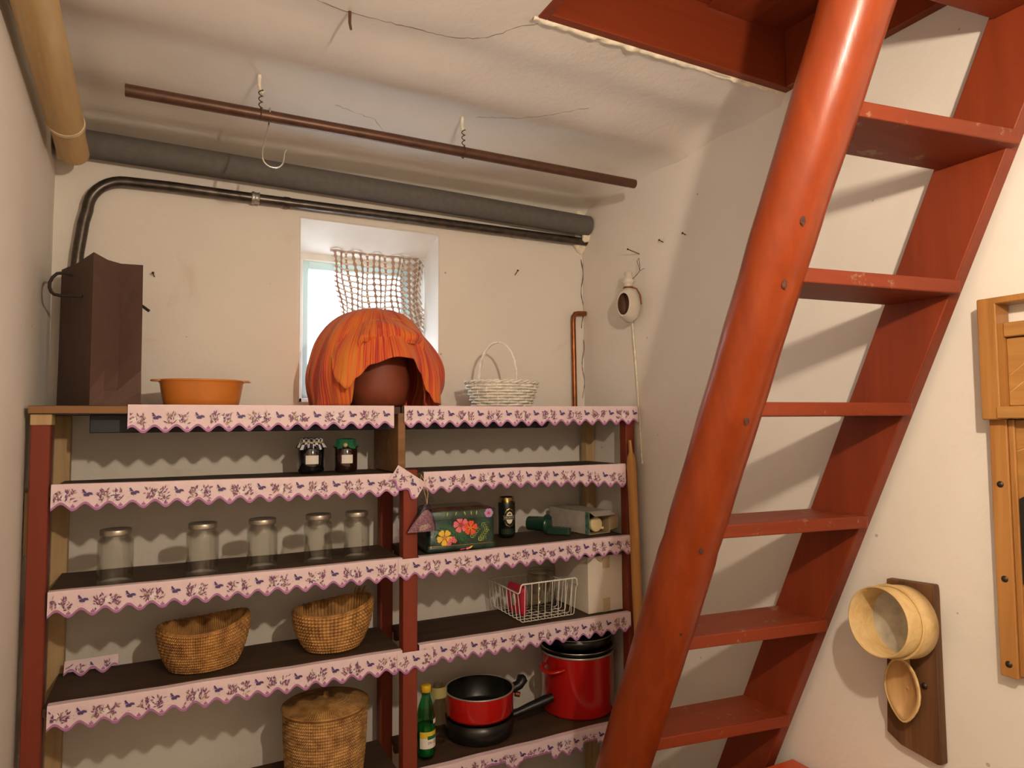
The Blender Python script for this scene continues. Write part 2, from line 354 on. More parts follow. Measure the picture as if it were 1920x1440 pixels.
# ceiling with hatch opening HX..XR, HY0..HY1
HX,HY0,HY1=.775,.30,1.33
def cz(x,y):
    z=ZC+.006*nz(x*1.6,y*2.2,3)+.004*nz(x*5,y*5,1)
    z+=.010*math.sin((y-.06*x)*PI*2/.36+.4)*(.6+.4*nz(x*2,y,8))*max(0,min(1,(y-1.42)/.12))*max(0,min(1,(YB-y)/.15))
    z-=.05*max(0,1-(YB-y)/.09)**2 + .035*max(0,1-(x-XL)/.10)**2 + (.03*max(0,1-(XR-x)/.08)**2 if y>HY1 else 0)
    return z
mb=MB()
def patch(x0,x1,y0,y1,nu,nv):
    vs,fs=grid(lambda u,v:(lambda x,y:(x,y,cz(x,y)))(x0+u*(x1-x0),y0+v*(y1-y0)),nu,nv); mb.add(vs,[tuple(reversed(f)) for f in fs],0,True)
patch(XL-.05,HX,YF-.1,HY1,30,44); patch(HX,XR+.05,YF-.1,HY0,20,20); patch(XL-.05,HX,HY1,YB+.05,34,60); patch(HX,XR+.05,HY1,YB+.05,26,60)
for a,b_ in (((XL-.2,YF-.2,ZC+.02),(HX-.02,YB+.2,ZC+.09)),((HX-.02,HY1+.02,ZC+.02),(XR+.2,YB+.2,ZC+.09)),((HX-.02,YF-.2,ZC+.02),(XR+.2,HY0-.02,ZC+.09))): mb.box(a,b_)
ceiling=struct(mb.build('ceiling','plaster_c'))
def crack(pts,parent,name='crack',r=.0008,jit=.006,surf=None):
    P=[]
    for a,b_ in zip(pts,pts[1:]):
        n=max(2,int((Vector(b_)-Vector(a)).length/.012))
        for i in range(n): P.append(Vector(a).lerp(Vector(b_),i/n)+Vector((random.uniform(-1,1),random.uniform(-1,1),random.uniform(-1,1)))*jit*.5)
    P.append(Vector(pts[-1]))
    if surf: P=[surf(p) for p in P]
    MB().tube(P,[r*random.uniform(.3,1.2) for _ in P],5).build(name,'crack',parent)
cs=lambda p:Vector((p.x,p.y,cz(p.x,p.y)-.0003))
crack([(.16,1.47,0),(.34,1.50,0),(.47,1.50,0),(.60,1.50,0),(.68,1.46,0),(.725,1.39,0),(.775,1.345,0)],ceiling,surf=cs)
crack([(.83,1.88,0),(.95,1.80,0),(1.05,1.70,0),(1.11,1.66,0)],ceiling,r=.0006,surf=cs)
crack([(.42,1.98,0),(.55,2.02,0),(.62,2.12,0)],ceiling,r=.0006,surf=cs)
corner=lambda p:Vector((XR-.006+.006*math.sin(p.z*40),YB-.004,p.z))
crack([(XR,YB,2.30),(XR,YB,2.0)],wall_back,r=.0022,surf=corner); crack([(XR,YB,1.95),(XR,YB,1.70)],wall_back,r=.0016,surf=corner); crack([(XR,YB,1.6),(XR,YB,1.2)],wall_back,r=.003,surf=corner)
# knocked-off plaster patches at the corner under the ceiling
random.seed(3)
for (x,y,z,rr) in ((XR-.015,YB-.012,2.43,.035),(XR-.012,YB-.010,2.37,.04),(XR-.008,YB-.05,2.40,.03),(XR-.012,YB-.012,2.48,.03)):
    def lump(p,a): return p*(1+.35*nz(p.x*60,p.y*60,p.z*60+x*9))
    prof=[(rr*math.sin(PI*i/8),-rr*1.2*math.cos(PI*i/8)) for i in range(9)]
    MB().lathe(prof,14,TR(x,y,z),1,.5,fn=lump).build('plaster_chip','plaster_edge',wall_right)
# lumpy lime edge under hatch beam
mb=MB(); vs,fs=grid(lambda u,v:(HX-.035+u*(XR-HX+.033),HY1-.002+v*(.030+.012*nz(u*23,4)+.006*nz(u*70,1)),ZC+.004-.011*math.sin(PI*min(1,v*1.15+.12))*(.75+.6*nz(u*28,v*3,7)+.3*nz(u*90,v*9,2))),110,7)
mb.add(vs,[tuple(reversed(f)) for f in fs],0,True); mb.build('plaster_edge','plaster_edge',ceiling)
# hatch: red beams, planks overhead
hatch=bpy.data.objects.new('door_1',None); COL.objects.link(hatch); hatch.location=(HX,HY1,ZC); struct(hatch); O=(HX,HY1,ZC)
mb=MB(); mb.box((HX,HY1-.025,ZC),(XR-.0,HY1,ZC+.19),bev=.002); mb.build('hatch_beam','redbeam',hatch,O)
mb=MB(); mb.box((HX-.025,HY0,ZC+.0),(HX,HY1,ZC+.19),bev=.002); mb.build('hatch_beam','redbeam',hatch,O)
mb=MB(); mb.box((XR-.028,HY0,ZC-.0),(XR-.001,HY1-.026,ZC+.19),bev=.002); mb.build('hatch_beam','redbeam',hatch,O)
mb=MB(); mb.box((HX,HY0-.025,ZC),(XR,HY0,ZC+.19),bev=.002); mb.build('hatch_beam','redbeam',hatch,O)
for i in range(5):
    x0=HX+i*(XR-HX)/5
    MB().box((x0-.012*(i%2==0),HY0-.02,ZC+.155+.008*(i%2==0)),(x0+(XR-HX)/5+.012*(i%2==0),HY1-.026,ZC+.162+.026*(i%2==0)),bev=.001).build('plank','darkplank',hatch,O)
# window: fixed frame, sash, pane
win=bpy.data.objects.new('window_1',None); COL.objects.link(win); win.location=(WX0,F,WZ0); struct(win); O=(WX0,F,WZ0)
Y0=F-.004; Z1=2.262
for nm,a,b_,mt in (('window_frame',(WX0+.008,Y0,WZ0+.005),(WX0+.052,Y0+.05,Z1),'frame'),('window_frame',(WX1-.05,Y0,WZ0+.005),(WX1-.004,Y0+.05,Z1),'frame'),
    ('window_frame',(WX0+.008,Y0-.001,Z1-.035),(WX1-.004,Y0+.05,Z1+.03),'framec'),('window_frame',(WX0+.008,Y0,WZ0+.003),(WX1-.004,Y0+.05,WZ0+.03),'frame'),
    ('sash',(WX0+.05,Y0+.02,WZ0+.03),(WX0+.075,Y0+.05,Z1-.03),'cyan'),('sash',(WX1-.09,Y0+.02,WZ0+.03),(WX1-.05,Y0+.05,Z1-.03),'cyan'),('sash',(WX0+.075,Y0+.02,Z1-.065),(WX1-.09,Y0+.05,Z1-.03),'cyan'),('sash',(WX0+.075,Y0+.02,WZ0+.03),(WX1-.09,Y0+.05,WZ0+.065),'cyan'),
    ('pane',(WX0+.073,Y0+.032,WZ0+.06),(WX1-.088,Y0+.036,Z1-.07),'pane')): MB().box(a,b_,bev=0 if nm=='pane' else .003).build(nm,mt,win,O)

# ------------------------------------------------------------------ lamp (hangs from the ceiling, just outside the picture)
lamp=thing('pendant_lamp_offscreen','bare warm bulb hanging on a black flex from the ceiling','lamp',LAMP_POS); L=Vector(LAMP_POS)
prof=[(.0005,-.018)]+[(.018*math.sin(PI*i/12),-.018*math.cos(PI*i/12)) for i in range(1,10)]+[(.011,.030),(.011,.05)]
MB().lathe(prof,20).build('bulb_offscreen','bulb',lamp)
MB().lathe([(.0165,.044),(.02,.048),(.02,.085),(.008,.1),(.003,.105)],16,cap=True).build('socket','bakelite',lamp)
MB().tube([(0,0,.1),(.002,0,.3),(0,0,ZC-L.z+.01)],.003,6).build('flex','bakelite',lamp)

# ------------------------------------------------------------------ ladder stair
lad=thing('ladder_stair','steep red painted wooden ladder stair with round log stringer and plank treads','ladder',(1.28,1.5,0)); O=(1.28,1.5,0)
def ly(z): return .741+.444*(2.341-z)
P=[];R=[]
for i in range(100):
    z=0+i*2.72/99; P.append((1.06+.004*nz(z*2,3)+.0015*nz(z*11,1),ly(z)+.006*nz(z*1.5,8),z)); R.append(.063+.004*nz(z*1.3,5)+.003*(z<1.3)+.0016*nz(z*9,2))
MB().tube(P,R,24,flat=1).build('stringer','redlog',lad,O)
mb=MB(); fy=lambda z:.717+.446*(2.174-z)
sec=[(fy(0),0),(fy(0)+.155,0),(fy(2.72)+.150,2.72),(fy(2.72),2.72)]
vs=[(x,y,z) for x in (1.5,1.538) for y,z in sec]; mb.add(vs,[(0,3,2,1),(4,5,6,7),(0,1,5,4),(1,2,6,5),(2,3,7,6),(3,0,4,7)])
st=mb.build('stringer','red',lad,O); bv=st.modifiers.new('b','BEVEL'); bv.width=.003; bv.segments=2
for zt in (2.455,2.178,1.898,1.638,1.368,1.088,.803,.525,.25):
    yr=fy(zt); yl=yr+.055; mb=MB(); h=.03
    poly=[(1.075,yl),(1.502,yr-.008),(1.514,yr+.0),(1.514,yr+.15),(1.075,yl+.145)]
    mb.prism(poly,h,TR(0,0,zt-h)); td=mb.build('tread','redtread',lad,O); bv=td.modifiers.new('b','BEVEL'); bv.width=.003; bv.segments=2
random.seed(5)
for z in (2.33,1.97,1.86,1.6,1.32,1.12,.86):
    a=math.radians(random.uniform(205,260)); yy=ly(z)
    MB().lathe([(.0005,.0003),(.003,.0005),(.005,.0003),(.0068,-.0010)],12,TR(1.06+.0635*math.cos(a),yy+.0635*math.sin(a)*1.09,z)@RZ(a)@RY(PI/2),1.5,.8,fn=lambda p,a:p*(1+.3*nz(p.x*300,p.y*300,z*9))).build('knot','knot',lad,O)
# red box beside the ladder foot
bx=thing('red_box','bright red-orange painted wooden box standing by the ladder foot','box',(1.41,1.2,0)); O=(1.41,1.2,0)
MB().box((1.262,.97,0),(1.555,1.35,.635),bev=.003).build('body','redbox',bx,O); MB().box((1.25,.955,.635),(1.562,1.365,.658),bev=.003).build('lid','redbox',bx,O)

# ------------------------------------------------------------------ shelving
S1,S2,S3,S4,S5=1.65,1.44,1.178,.898,.52
YS,YE=2.04,2.31
sh=thing('shelving_unit','dark wooden two-bay shelving unit with dark red posts along window wall','shelf',(.63,2.18,0)); O=(.63,2.18,0)
def sbox(n,a,b_,mt,bev=.002): return MB().box(a,b_,bev=bev).build(n,mt,sh,O)
sbox('post',(-.316,2.042,0),(-.274,2.085,1.60),'shelfred'); sbox('post_block',(-.318,2.042,1.60),(-.272,2.10,1.628),'rawwood')
sbox('post',(-.302,2.312,0),(-.262,2.352,1.626),'rawwood')
sbox('post',(.648,2.03,0),(.694,2.075,1.452),'shelfred'); sbox('post',(.655,2.312,0),(.70,2.352,1.626),'shelfred')
sbox('post',(1.517,2.05,0),(1.556,2.09,1.628),'shelfred'); sbox('post',(1.526,2.335,0),(1.568,2.375,1.626),'rawwood')
sbox('divider',(.632,2.036,1.442),(.656,2.32,1.63),'boardedge')
sbox('cleat',(-.331,2.085,1.27),(-.317,2.13,1.43),'rawwood')
def board(x0,x1,z,y1=YE,th=.02,y0=YS,mt='board'):
    mb=MB(); vs,fs=grid(lambda u,v:(x0+u*(x1-x0),y0+v*(y1-y0)+(.004*nz(u*7,z*5) if v>.9 else 0),z+.0016*nz(u*6,z*9,v)),24,2); n=len(vs)
    mb.add(vs,fs); lo=[(x,y,z-th) for x,y,_ in vs]; mb.add(lo,[tuple(reversed(f)) for f in fs])
    W=25; idx=[(i,i+1) for i in range(24)]
    for i,j in idx: mb.add([vs[i],vs[j],lo[j],lo[i]],[(3,2,1,0)]); k=2*W; mb.add([vs[k+i],vs[k+j],lo[k+j],lo[k+i]],[(0,1,2,3)])
    for c in (0,24):
        for rw in (0,1): mb.add([vs[rw*W+c],vs[(rw+1)*W+c],lo[(rw+1)*W+c],lo[rw*W+c]],[(0,1,2,3) if c==0 else (3,2,1,0)])
    return mb.build('shelf_board',mt,sh,O)
board(-.322,.640,S1,2.405,.022); board(.645,1.567,S1,2.405,.022)
sbox('front_batten',(-.322,2.036,S1-.020),(-.10,2.0405,S1-.001),'boardedge',.0008)
for z in (S2,S3,S4,S5): board(-.272,.648,z); board(.694 if z!=S2 else .657,1.516,z)
sbox('front_batten',(1.20,2.0355,S2-.018),(1.518,2.0398,S2-.001),'batten',.0008)
mb=MB().box((-.196,2.10,1.578),(.628,2.115,1.628),bev=.002); mb.build('under_rail','navy',sh,O)
mb=MB().prism([(.66,1.578),(1.19,1.578),(1.205,1.582),(1.213,1.592),(1.216,1.604),(1.216,1.628),(.66,1.628)],-.015,TR(0,2.10,0)@RX(PI/2)); mb.build('under_rail','navy',sh,O)
for x0,x1 in ((-.26,.63),(.70,1.5)):
    for z in (S2,S3,S4,S5): sbox('bearer',(x0-.0,2.285,z-.05),(x1,2.305,z-.021),'board',.001)

# paper edging: strip with scalloped purple border and a printed pattern on it
PER=.0525
def edging(label,x0,x1,zt0,zt1,phase=0,y=2.0318,h=.056,amp=.0085,bow=0,rot=0,torn=None,nofold=None,group='lavender paper shelf edgings'):
    t=thing('shelf_edging',label,'shelf edging',(x0,y,zt0),0,group); t.rotation_euler=(0,rot,0)
    Ln=x1-x0; zt=lambda x:(zt1-zt0)*x/Ln+bow*math.sin(PI*x/Ln)
    wy=lambda x:.0016*math.sin(x*17+phase*5)+.001*math.sin(x*41)-.0012
    lobe=lambda x:-amp*math.cos(2*PI*(x/PER+phase))
    def hb(x):
        v=-h+lobe(x)
        if torn:
            for a,b_,d in torn:
                if a<x<b_: v=max(v,-h+d+.006*nz(x*90,2))
        return v
    sz=min((S1,S2,S3,S4,S5),key=lambda q:abs(q-zt0-.01))-zt0+.003
    n=max(8,int(Ln/PER*12)); mb=MB(); rows=[]
    for i in range(n+1):
        x=Ln*i/n; z=zt(x); yy=wy(x); b_=hb(x)
        nf=nofold and nofold[0]<x+x0<nofold[1]
        rows.append([(x,wy(x)+(.0004 if nf else .022),z+.0012 if nf else max(z+.0035,sz)),(x,wy(x)+.0003,z+.0011 if nf else max(z+.0035,sz)),(x,yy,z+.001),(x,yy-.0006,z+b_*.5),(x,yy-.0012,z+b_+.0065),(x,yy-.0012,z+b_)])
    vs=[p for r_ in rows for p in r_]
    for k in range(5):
        fs=[(i*6+k,(i+1)*6+k,(i+1)*6+k+1,i*6+k+1) for i in range(n)]
        mb.add(vs,fs,1 if k==4 else 0,False)
    bm=mb.build('paper_strip',['paper','purple'],t); so=bm.modifiers.new('s','SOLIDIFY'); so.thickness=.0005; so.offset=0
    # print
    pb=MB(); mats=['pr_purple','pr_mauve','pr_violet','pr_white','pr_green','purple']
    rnd=random.Random(int(x0*1000)+int(zt0*100))
    lay=[.0017]
    def poly(pts,mi):
        lay[0]+=.000008
        if any(q[0]<.003 or q[0]>Ln-.003 for q in pts): return
        if any(q[1]<hb(q[0])+.007 or q[1]>-.0015 for q in pts) and mi!=5: return
        pb.add([(x,wy(x)-.0008-lay[0],zt(x)+z) for x,z in pts],[tuple(range(len(pts)))],mi)
    def stroke(x,z,a,l,wd,mi):
        c,s_=math.cos(a),math.sin(a); poly([(x,z),(x+c*l*.5-s_*wd,z+s_*l*.5+c*wd),(x+c*l,z+s_*l),(x+c*l*.5+s_*wd,z+s_*l*.5-c*wd)],mi)
    D=2*PER; k0=int(math.floor(-1))
    for k in range(k0,int(Ln/D)+2):
        cx=(k-phase/2)*D+.03; lay[0]=.0017
        for (ox,oz,rr) in ((0,-.030,.0075),(.005,-.022,.005),(-.003,-.040,.006)):
            poly([(cx+ox+rr*(1+.25*rnd.uniform(-1,1))*math.cos(2*PI*i/10),-0+oz+rr*.8*(1+.25*rnd.uniform(-1,1))*math.sin(2*PI*i/10)) for i in range(10)],3)
        for side,n_ in ((-1,30),(1,24)):
            for i in range(n_):
                a=math.radians(rnd.uniform(35,160) if side<0 else rnd.uniform(10,120)) if rnd.random()<.75 else rnd.uniform(0,2*PI)
                bx_=cx+side*.015+rnd.uniform(-.010,.010); bz=-.030+rnd.uniform(-.014,.014)
                stroke(bx_,bz,a if side>0 else a,rnd.uniform(.007,.014),rnd.uniform(.0011,.0023),rnd.choice((0,0,0,0,1,1,4)))
        for i in range(5): stroke(cx+rnd.uniform(-.02,.02),-.046+rnd.uniform(-.003,.006),rnd.uniform(0,2*PI),.005,.0007,rnd.choice((1,4)))
        for i in range(4): stroke(cx+.048+rnd.uniform(-.012,.012),-.036+rnd.uniform(-.01,.01),rnd.uniform(0,6),.003,.0007,rnd.choice((1,4,0)))
        bx_,bz=cx+.052,-.020
        lay[0]+=.0001
        for w_ in ([(0,0),(-.006,.009),(-.0085,.0075),(-.006,.001)],[(0,0),(.004,.002),(.0095,.001),(.0115,-.0035),(.004,-.0035)],[(0,0),(-.006,-.001),(-.0055,-.0055),(-.001,-.007)],[(0,0),(-.001,-.006),(.004,-.007),(.0055,-.003)]): poly([(bx_+p*1.2,bz+q_*1.2) for p,q_ in w_],2)
        stroke(bx_-.012,bz+.0015,0,.006,.0006,2)
    i=0
    while True:
        x=(i-phase)*PER
        if x>Ln: break
        if x>.006 and x<Ln-.006:
            lay[0]=.0019; z=hb(x)+.0115; d=.0055
            poly([(x-d,z),(x-d*.35,z+d*.55),(x,z+d*1.25),(x+d*.35,z+d*.55),(x+d,z),(x+d*.5,z-d*.6),(x-d*.5,z-d*.6)],5)
        i+=1
    pb.build('printed_pattern',mats,t)['kind']='stuff'; return t
edging('lavender paper edging below the paper bag and orange dish, on top board',-.105,.617,1.641,1.648,.3)
edging('lavender paper edging below the white wicker basket, on top board',.650,1.560,1.648,1.652,.6)
edging('lavender paper edging below the two dark jam jars',-.268,.632,1.447,1.437,.1)
edging('lavender paper edging sagging from the empty shelf above the floral tin',.715,1.500,1.437,1.420,.4,bow=.012)
edging('lavender paper edging below the five empty glass jars',-.268,.645,1.181,1.176,.15)
edging('lavender paper edging below the floral tin and beer can',.630,1.527,1.177,1.178,.5,y=2.025,nofold=(.6,.70))
edging('lavender paper edging below the two open oval straw baskets',-.262,.645,.903,.896,.2)
edging('short lavender paper edging crossing the middle post under the thick-coiled basket',.627,.742,.893,.893,.45,y=2.0245,nofold=(.6,.8))
edging('lavender paper edging below the white wire basket',.700,1.513,.904,.898,.05,y=2.0315)
edging('torn lavender paper edging below the red saucepan and red stockpot',.698,1.514,.522,.516,.7,torn=((.22,.30,.022),(.36,.47,.018),(.60,.66,.02)))
e=edging('loose end of lavender paper edging drooping over the middle post',.628,.735,1.468,1.468,.2,y=2.0235,nofold=(.5,.9),group='loose bits of lavender paper'); e.rotation_euler=(0,math.radians(33),0)
e=edging('scrap of lavender paper lying at the back beside the left wall',-.255,-.125,.94,.94,.2,y=2.27,h=.036,nofold=(-1,1),group='loose bits of lavender paper'); e.rotation_euler=(math.radians(-28),math.radians(0),0)

# lavender sachet hanging from the middle post
sc=thing('lavender_sachet','small lilac organza sachet of dried lavender hanging on the middle post','sachet',(.70,2.012,1.26))
def sachet_shell(k,ztop,rfrac):
    mb=MB(); N=14; rowsz=[]
    for j in range(11):
        v=j/10; z=v*ztop; wd=(.044*(1-v)**.75+.006)*k; dp=.011*k*math.sin(PI*min(1,v*.8+.15))+.001
        rowsz.append([( (.006*v*3)+wd*math.cos(2*PI*i/N)+.004*(1-v)*nz(i,j), dp*math.sin(2*PI*i/N)*(1+.3*nz(i*2,j)), z) for i in range(N)])
    vs=[p for q in rowsz for p in q]; fs=[(j*N+i,j*N+(i+1)%N,(j+1)*N+(i+1)%N,(j+1)*N+i) for j in range(10) for i in range(N)]
    mb.add(vs,fs,0,True); mb.add(rowsz[0],[tuple(reversed(range(N)))]); mb.add(rowsz[-1],[tuple(range(N))]); return mb
sachet_shell(1,.088,1).build('organza_bag','sachet',sc); sachet_shell(.93,.066,1).build('dried_lavender','lav',sc)
mb=MB()
for k in range(7):
    a=PI*(.05+.9*k/6); mb.add([(.018,0,.084),(.018+.024*math.cos(a-.2),-.004,.09+.02*math.sin(a)),(.018+.026*math.cos(a+.2),.003,.092+.022*math.sin(a+.1))],[(0,1,2)])
mb.build('ruffle','sachet',sc)
MB().tube([(.018,-.003,.085),(.012,-.006,.11),(.002,-.008,.14),(-.004,-.006,.165),(-.001,0,.178),(.012,-.004,.15),(.02,-.005,.12),(.018,-.003,.085)],.0008,5).build('loop','twine',sc)
pn=MB().lathe([(.0005,-.003),(.004,-.0022),(.004,0),(.0015,.001),(.001,.008)],10,RX(-PI/2)).build('push_pin','chrome',None,(0,0,0)); pn.location=(.668,2.019,1.433); tag(pn,'shiny push pin through the loose paper edging on the middle post','pin')

# ------------------------------------------------------------------ empty jars, jam jars
def jar_proto(r,h):
    t=thing('glass_jar','','jar',(0,0,0),0,'empty glass jars in a row')
    o=[(.0005,.004),(r*.8,.0035),(r*.93,.001),(r*.985,.008),(r,.016),(r,h*.74),(r*.97,h*.79),(r*.82,h*.845),(r*.80,h*.87),(r*.80,h*.955)]
    i=[(x-.0025 if x>.01 else x,z+(.004 if k<5 else 0)) for k,(x,z) in enumerate(o)]
    MB().lathe(o+list(reversed(i)),36).build('glass_body','jar',t)
    MB().lathe([(r*.835,h*.893),(r*.87,h*.897),(r*.875,h*.91),(r*.875,h*.985),(r*.85,h),(r*.75,h*.998),(r*.72,h*.99),(.0005,h*.99)],40).build('lid','lid',t); return t
j0=jar_proto(.043,.143); js=[(-.128,2.09),(.083,2.095),(.242,2.10),(.405,2.115),(.524,2.12)]
jl=['empty glass jar with silver lid, endmost beside the shelf post by the left wall','empty glass jar with silver lid, second from the left wall','middle one of the five empty glass jars','empty glass jar with silver lid, second from the middle post','empty glass jar with silver lid, endmost beside the middle post']
for k,(x,y) in enumerate(js):
    t=j0 if k==0 else dup(j0,(0,0,0)); t.location=(x,y,S3+.002); t['label']=jl[k]; t.rotation_euler=(0,0,k*1.3)
    if k==4: t.scale=(.93,.93,1)
def ruff(r0,r1,z0,z1,n=72,waves=9,amp=.003,seed=0,U=26):
    mb=MB(); rows=[]
    P_=[(r0*.02,z1),(r0*.6,z1+.001),(r0*.97,z1-.001),(r0,z1-.004),(r0*.95,z1-.0135),(r0*1.02,z1-.019),(r1,z0)]
    vs=[]; K=len(P_)
    for q,(r,z) in enumerate(P_):
        f=max(0,(q-2)/(K-3))
        for k in range(n):
            a=2*PI*k/n; rr=r*(1+f*.09*math.sin(a*waves+seed)+f*.05*math.sin(a*waves*2.3+2)); zz=z+f*amp*math.sin(a*5+seed)+f*amp*.8*nz(k*.35,seed)
            vs.append((rr*math.cos(a),rr*math.sin(a),zz))
    fs=[(q*n+(k+1)%n,q*n+k,(q+1)*n+k,(q+1)*n+(k+1)%n) for q in range(K-1) for k in range(n)]
    uv=[[((k+1)/n*U,q*1.0),(k/n*U,q*1.0),(k/n*U,q+1.),((k+1)/n*U,q+1.)] for q in range(K-1) for k in range(n)]
    mb.add(vs,fs,0,True,uv); return mb
def jam(loc,r,h,jm,cl,label,twz):
    t=thing('jam_jar',label,'jar',loc); hj=h*.80
    MB().lathe([(.0005,.002),(r*.85,.0015),(r*.97,.007),(r,.014),(r,hj*.86),(r*.93,hj*.93),(r*.8,hj)],36,cap=False).build('jar_body',jm,t)
    ru=ruff(r*.86,r*1.06,h*.70 if cl=='gingham' else h*.74,h,seed=r*90); ro=ru.build('cloth_cap',cl,t)
    if cl=='gingham': MB().tube([(r*.87*math.cos(2*PI*i/40),r*.87*math.sin(2*PI*i/40),h-.0135+.001*math.sin(i)) for i in range(40)],.0017,6,True).build('rubber_band','twine',ro)
    else: MB().lathe([(.0005,.007),(.005,.005),(.0075,0),(.0075,-.004),(.003,-.006)],10,TR(-r*.1,-r*.97,h-.020)@RX(PI/2)).build('knot','twine',ro)
    mb=MB(); a0,a1=-PI/2-.42,-PI/2+.56; N=10
    for i in range(N):
        for (z0,z1) in ((.030,.057),):
            a=a0+(a1-a0)*i/N; b_=a0+(a1-a0)*(i+1)/N; rr=r+.0006
            mb.add([(rr*math.cos(a),rr*math.sin(a),z0),(rr*math.cos(b_),rr*math.sin(b_),z0),(rr*math.cos(b_),rr*math.sin(b_),z1),(rr*math.cos(a),rr*math.sin(a),z1)],[(0,1,2,3)])
    mb.build('paper_label','label',t); t.rotation_euler=(0,0,math.radians(-10)); return t
jam((.399,2.21,S2+.002),.041,.112,'jam1','gingham','jam jar of black jam with black and white gingham cloth cap',.1)
jam((.505,2.19,S2+.002),.036,.108,'jam2','greencloth','smaller jam jar of dark brown jam with green cloth cap',.1)

# ------------------------------------------------------------------ straw baskets
def basket(name,label,loc,rx,ry,h,rows,rb,mat,rim=None,nstitch=60,rot=0,tilt=None,group=None):
    t=thing(name,label,'basket',loc,rot,group); prof=[]
    rh=h/rows
    def rad(v): return rb+(1-rb)*(1-(1-v)**2.1)
    for j in range(rows*5+1):
        v=j/(rows*5); ph=(j%5)/5; b_=.006*abs(math.sin(PI*ph)) if 0<ph<1 else -.001
        prof.append((v,b_))
    n=max(96,nstitch*3); vs=[]
    for (v,b_) in prof:
        for k in range(n):
            a=2*PI*k/n; rr=rad(v)
            bb=b_*(.75+.45*abs(math.sin(a*nstitch/2+int(v*rows)*1.1)))
            x=(rx*rr+bb)*math.cos(a); y=(ry*rr+bb)*math.sin(a); z=v*h
            if rim: z+=rim(a)*v**1.5
            vs.append((x,y,z))
    K=len(prof); mb=MB(); fs=[];uv=[]
    for i in range(K-1):
        for k in range(n): fs.append((i*n+k,i*n+(k+1)%n,(i+1)*n+(k+1)%n,(i+1)*n+k)); uv.append([(k/n,i/K),((k+1)/n,i/K),((k+1)/n,(i+1)/K),(k/n,(i+1)/K)])
    mb.add(vs,fs,0,True,uv); mb.add(vs[:n],[tuple(reversed(range(n)))])
    inner=[(x*.955,y*.95,z) for x,y,z in vs[n*5::5*n]] if 0 else None
    iv=[]; 
    for j in range(13):
        v=1-j/12*.97
        for k in range(n):
            a=2*PI*k/n; rr=rad(v); z=v*h+(rim(a)*v**1.5 if rim else 0); iv.append(((rx*rr-.006)*math.cos(a),(ry*rr-.006)*math.sin(a),z))
    fs=[(i*n+k,i*n+(k+1)%n,(i+1)*n+(k+1)%n,(i+1)*n+k) for i in range(12) for k in range(n)]
    uv=[[(k/n,i/K),((k+1)/n,i/K),((k+1)/n,(i+1)/K),(k/n,(i+1)/K)] for i in range(12) for k in range(n)]
    mb.add(iv,fs,0,True,uv); mb.add(iv[-n:],[tuple(range(n))])
    mb.build('coiled_body',mat,t)
    mb=MB(); pr=[(( rx-.002)*math.cos(2*PI*k/n),(ry-.002)*math.sin(2*PI*k/n),h+(rim(2*PI*k/n) if rim else 0)) for k in range(n)]
    mb.tube(pr,[.0055*(.9+.15*math.sin(k*nstitch*PI/n)) for k in range(n)],8,True); 
    mb.build('rim_coil',mat,t); return t
basket('straw_basket','open oval straw basket of fine coils, standing nearer the left wall',(.095,2.185,S4+.002),.120,.10,.108,14,.70,'coil1',lambda a:.018*math.cos(a)**2-.008*math.cos(a+PI)+.006,84)
t=basket('straw_basket','open oval straw basket of thick coils with a broken loop on its rim',(.463,2.165,S4+.002),.120,.10,.115,12,.62,'coil2',lambda a:.012*math.cos(a)**2-.012*math.cos(a+PI)+.008,62)
mb=MB(); 
for k in range(6):
    a=math.radians(18+5*k); mb.tube([(.112*math.cos(a),.098*math.sin(a),.14),(.114*math.cos(a)+.004,.1*math.sin(a),.152+.012*math.sin(k*1.7)**2),(.112*math.cos(a)+.012,.1*math.sin(a)-.004,.160+.012*math.sin(k*2.1)**2)],[.003,.0025,.0012],6)
mb.build('broken_loop','coil2',t)
t=basket('lidded_basket','tall round lidded straw basket on the lowest shelf',(.442,2.165,S5+.002),.121,.115,.200,22,.90,'coil3',None,96)
def lidfn(p,a): return p
prof=[]; R0=.128
for j in range(61):
    v=j/60; r=R0*(1-v)+.002; z=.2105+.020*math.sin(v*PI/2)+.0014*abs(math.sin(v*PI*12)); prof.append((r,z))
lid=MB().lathe([(R0-.012,.2065),(R0-.002,.2065),(R0+.001,.207)]+prof,120,None,1,.955).build('lid','coil3',t)
MB().tube([((R0+.001)*math.cos(2*PI*k/120),(R0+.001)*.955*math.sin(2*PI*k/120),.2095) for k in range(120)],[.0038*(1+.12*(k%2)) for k in range(120)],8,True).build('lid_edge','coil3',lid)
MB().lathe([(.0095,.230),(.010,.234),(.006,.238),(.0085,.243),(.006,.248),(.0005,.250)],16).build('knob','coil3',lid)

# ------------------------------------------------------------------ floral tin
tin=thing('floral_tin','dark green metal tin box printed with tropical flowers','tin',(.862,2.14,S3+.002),math.radians(-4))
def rrect(hx,hy,r,n=5):
    out=[]
    for cx,cy,a0 in ((hx-r,hy-r,0),(-hx+r,hy-r,PI/2),(-hx+r,-hy+r,PI),(hx-r,-hy+r,1.5*PI)):
        for i in range(n+1): a=a0+PI/2*i/n; out.append((cx+r*math.cos(a),cy+r*math.sin(a)))
    return out
def loft(secs,mi=0,capb=True,capt=True):
    mb=MB(); n=len(secs[0][0]); vs=[(x,y,z) for p,z in secs for x,y in p]
    mb.add(vs,[(i*n+k,i*n+(k+1)%n,(i+1)*n+(k+1)%n,(i+1)*n+k) for i in range(len(secs)-1) for k in range(n)],mi,True)
    if capb: mb.add(vs[:n],[tuple(reversed(range(n)))],mi)
    if capt: mb.add(vs[-n:],[tuple(range(n))],mi)
    return mb
